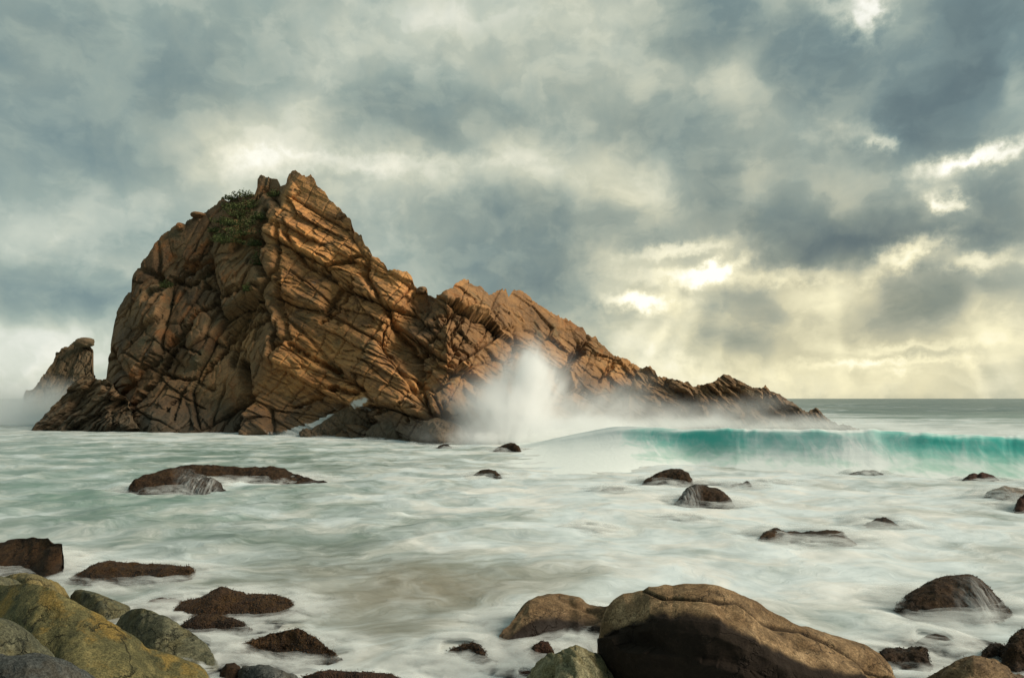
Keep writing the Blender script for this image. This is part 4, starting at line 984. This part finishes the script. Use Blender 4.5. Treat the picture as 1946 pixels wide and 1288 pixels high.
spray("sea_spray", "tall white plume of spray thrown up against the big rock", [
    SB(1006, 708, 68, 17, 38, 1.0, 8, 3.4), SB(992, 750, 68, 42, 52, 1.1, 14, 4.2), SB(968, 798, 66, 66, 42, 1.2, 20, 3.2), SB(935, 832, 64, 74, 13, 1.2, 0, 1.6),
    SB(1056, 745, 69, 44, 52, .9, -30, .6), SB(1120, 785, 69, 85, 30, 1.1, -22, .65), SB(1070, 816, 65, 150, 15, 1.2, 0, .9), SB(1028, 702, 69, 22, 26, .8, -20, .6)],
    0.7, .29, stretch=(1.3, 1, .4), tilt=10, fan=(-.6, -2.5))
spray("sea_spray", "long band of blown spray over the crest of the green wave", [
    SB(1150, 806, 58.5, 170, 14, 1.3, 0, .75), SB(1400, 808, 49.5, 150, 9, 1.2, 0, .45), SB(1600, 811, 46, 130, 9, 1.2, 0, .45), SB(1800, 817, 44, 130, 8, 1.2, 0, .4), SB(1960, 826, 42.8, 110, 7, 1.2, 0, .3)],
    .5, .26, stretch=(.5, 1, 1.2))
spray("sea_spray", "pale mist blowing off the foot of the dark reef", [
    SB(1260, 790, 86, 120, 24, 1.8, 0, .30), SB(1400, 780, 88, 100, 20, 1.8, -12, .15), SB(1490, 797, 89, 100, 10, 1.8, 0, .25), SB(1180, 782, 84, 70, 26, 2.0, 0, .22)],
    .4, .32, stretch=(.6, 1, .9), tilt=-25)
spray("sea_spray", "white burst of spray at the left edge beside the sea stack", [
    SB(35, 775, 115, 55, 24, 5, 0, .30), SB(80, 762, 118, 50, 22, 5, -20, .16), SB(-40, 765, 115, 90, 45, 6, 0, .15), SB(20, 797, 110, 90, 10, 5, 0, .40)],
    .25, .28, stretch=(.8, 1, .7))

# ------------------------------------------------------------------ foam piled softly round the rocks: thin overlapping layers of froth
def build_foam():
    m, t, out = new_mat("soft_white_froth")
    p = t.pos(); a0 = t.attr('cover')
    w1 = t.v('MULTIPLY', t.v('SUBTRACT', t.noise(p, .9, 4, color=True), (.5, .5, .5)), (1.2, 1.0, 0))
    n = t.noise(t.v('MULTIPLY', t.v('ADD', p, w1), (.9, 1.6, 2.0)), 1.5, 6, .6)
    a = t.m('MULTIPLY', a0, t.smooth(n, .34, .66))
    tr = t.n.new('ShaderNodeBsdfTransparent'); d = t.n.new('ShaderNodeBsdfDiffuse'); d.inputs[0].default_value = (.76, .79, .77, 1)
    mx = t.n.new('ShaderNodeMixShader'); t.put(mx.inputs[0], a); t.link(tr.outputs[0], mx.inputs[1]); t.link(d.outputs[0], mx.inputs[2])
    t.link(mx.outputs[0], out.inputs[0])
    cos, fcs, cov, n0 = [], [], [], 0
    nth, nr = 96, 14
    th = np.linspace(0, 2 * math.pi, nth)[None, :]; rr = np.linspace(0, 1, nr)[:, None]
    for i, (cx, cy, rx, ry, hz, fr) in enumerate(FOOT):
        top = fr * min(.6, .9 * max(hz, .1)) * (1.5 if cy > 26 else 1.0)
        for L in range(6):
            z0 = .03 + top * L / 5
            wid = (.55 + .5 * ry ** .5) * (1.25 - .14 * L)
            jag = 1 + .22 * vn(np.cos(th) * 1.7 + i * 3.1, np.sin(th) * 1.7 + L, None, 700 + i)
            r = .72 + 0 * rr
            ex = rx * (.70 + .30 * rr) + wid * jag * rr ** 1.2; ey = ry * (.70 + .30 * rr) + wid * jag * rr ** 1.2
            X = cx + ex * np.cos(th); Y = cy + ey * np.sin(th)
            Z = z0 * (1 - sstep(rr, .35, 1.0)) + .012 + .01 * L + .05 * vn(X * 1.5, Y * 1.5, None, 720 + L) * (1 - rr) + .16 * fbm(X * .22, Y * .32, None, 900, 3) + .07 * fbm(X * .9, Y * 1.1, None, 905, 3)
            cv = (.50 - .045 * L) * (1 - sstep(rr, .30, .98)) + 0 * th
            cos.append(np.stack([X, Y, Z], -1).reshape(-1, 3)); cov.append(cv.ravel()); fcs.append(grid_faces(nr, nth) + n0); n0 += nr * nth
    o = raw_mesh("sea_foam", np.concatenate(cos), np.concatenate(fcs), m, None, {'cover': np.concatenate(cov)})
    tag(o, "soft white froth gathered round the feet of the rocks", "foam", None, 'stuff')
build_foam()
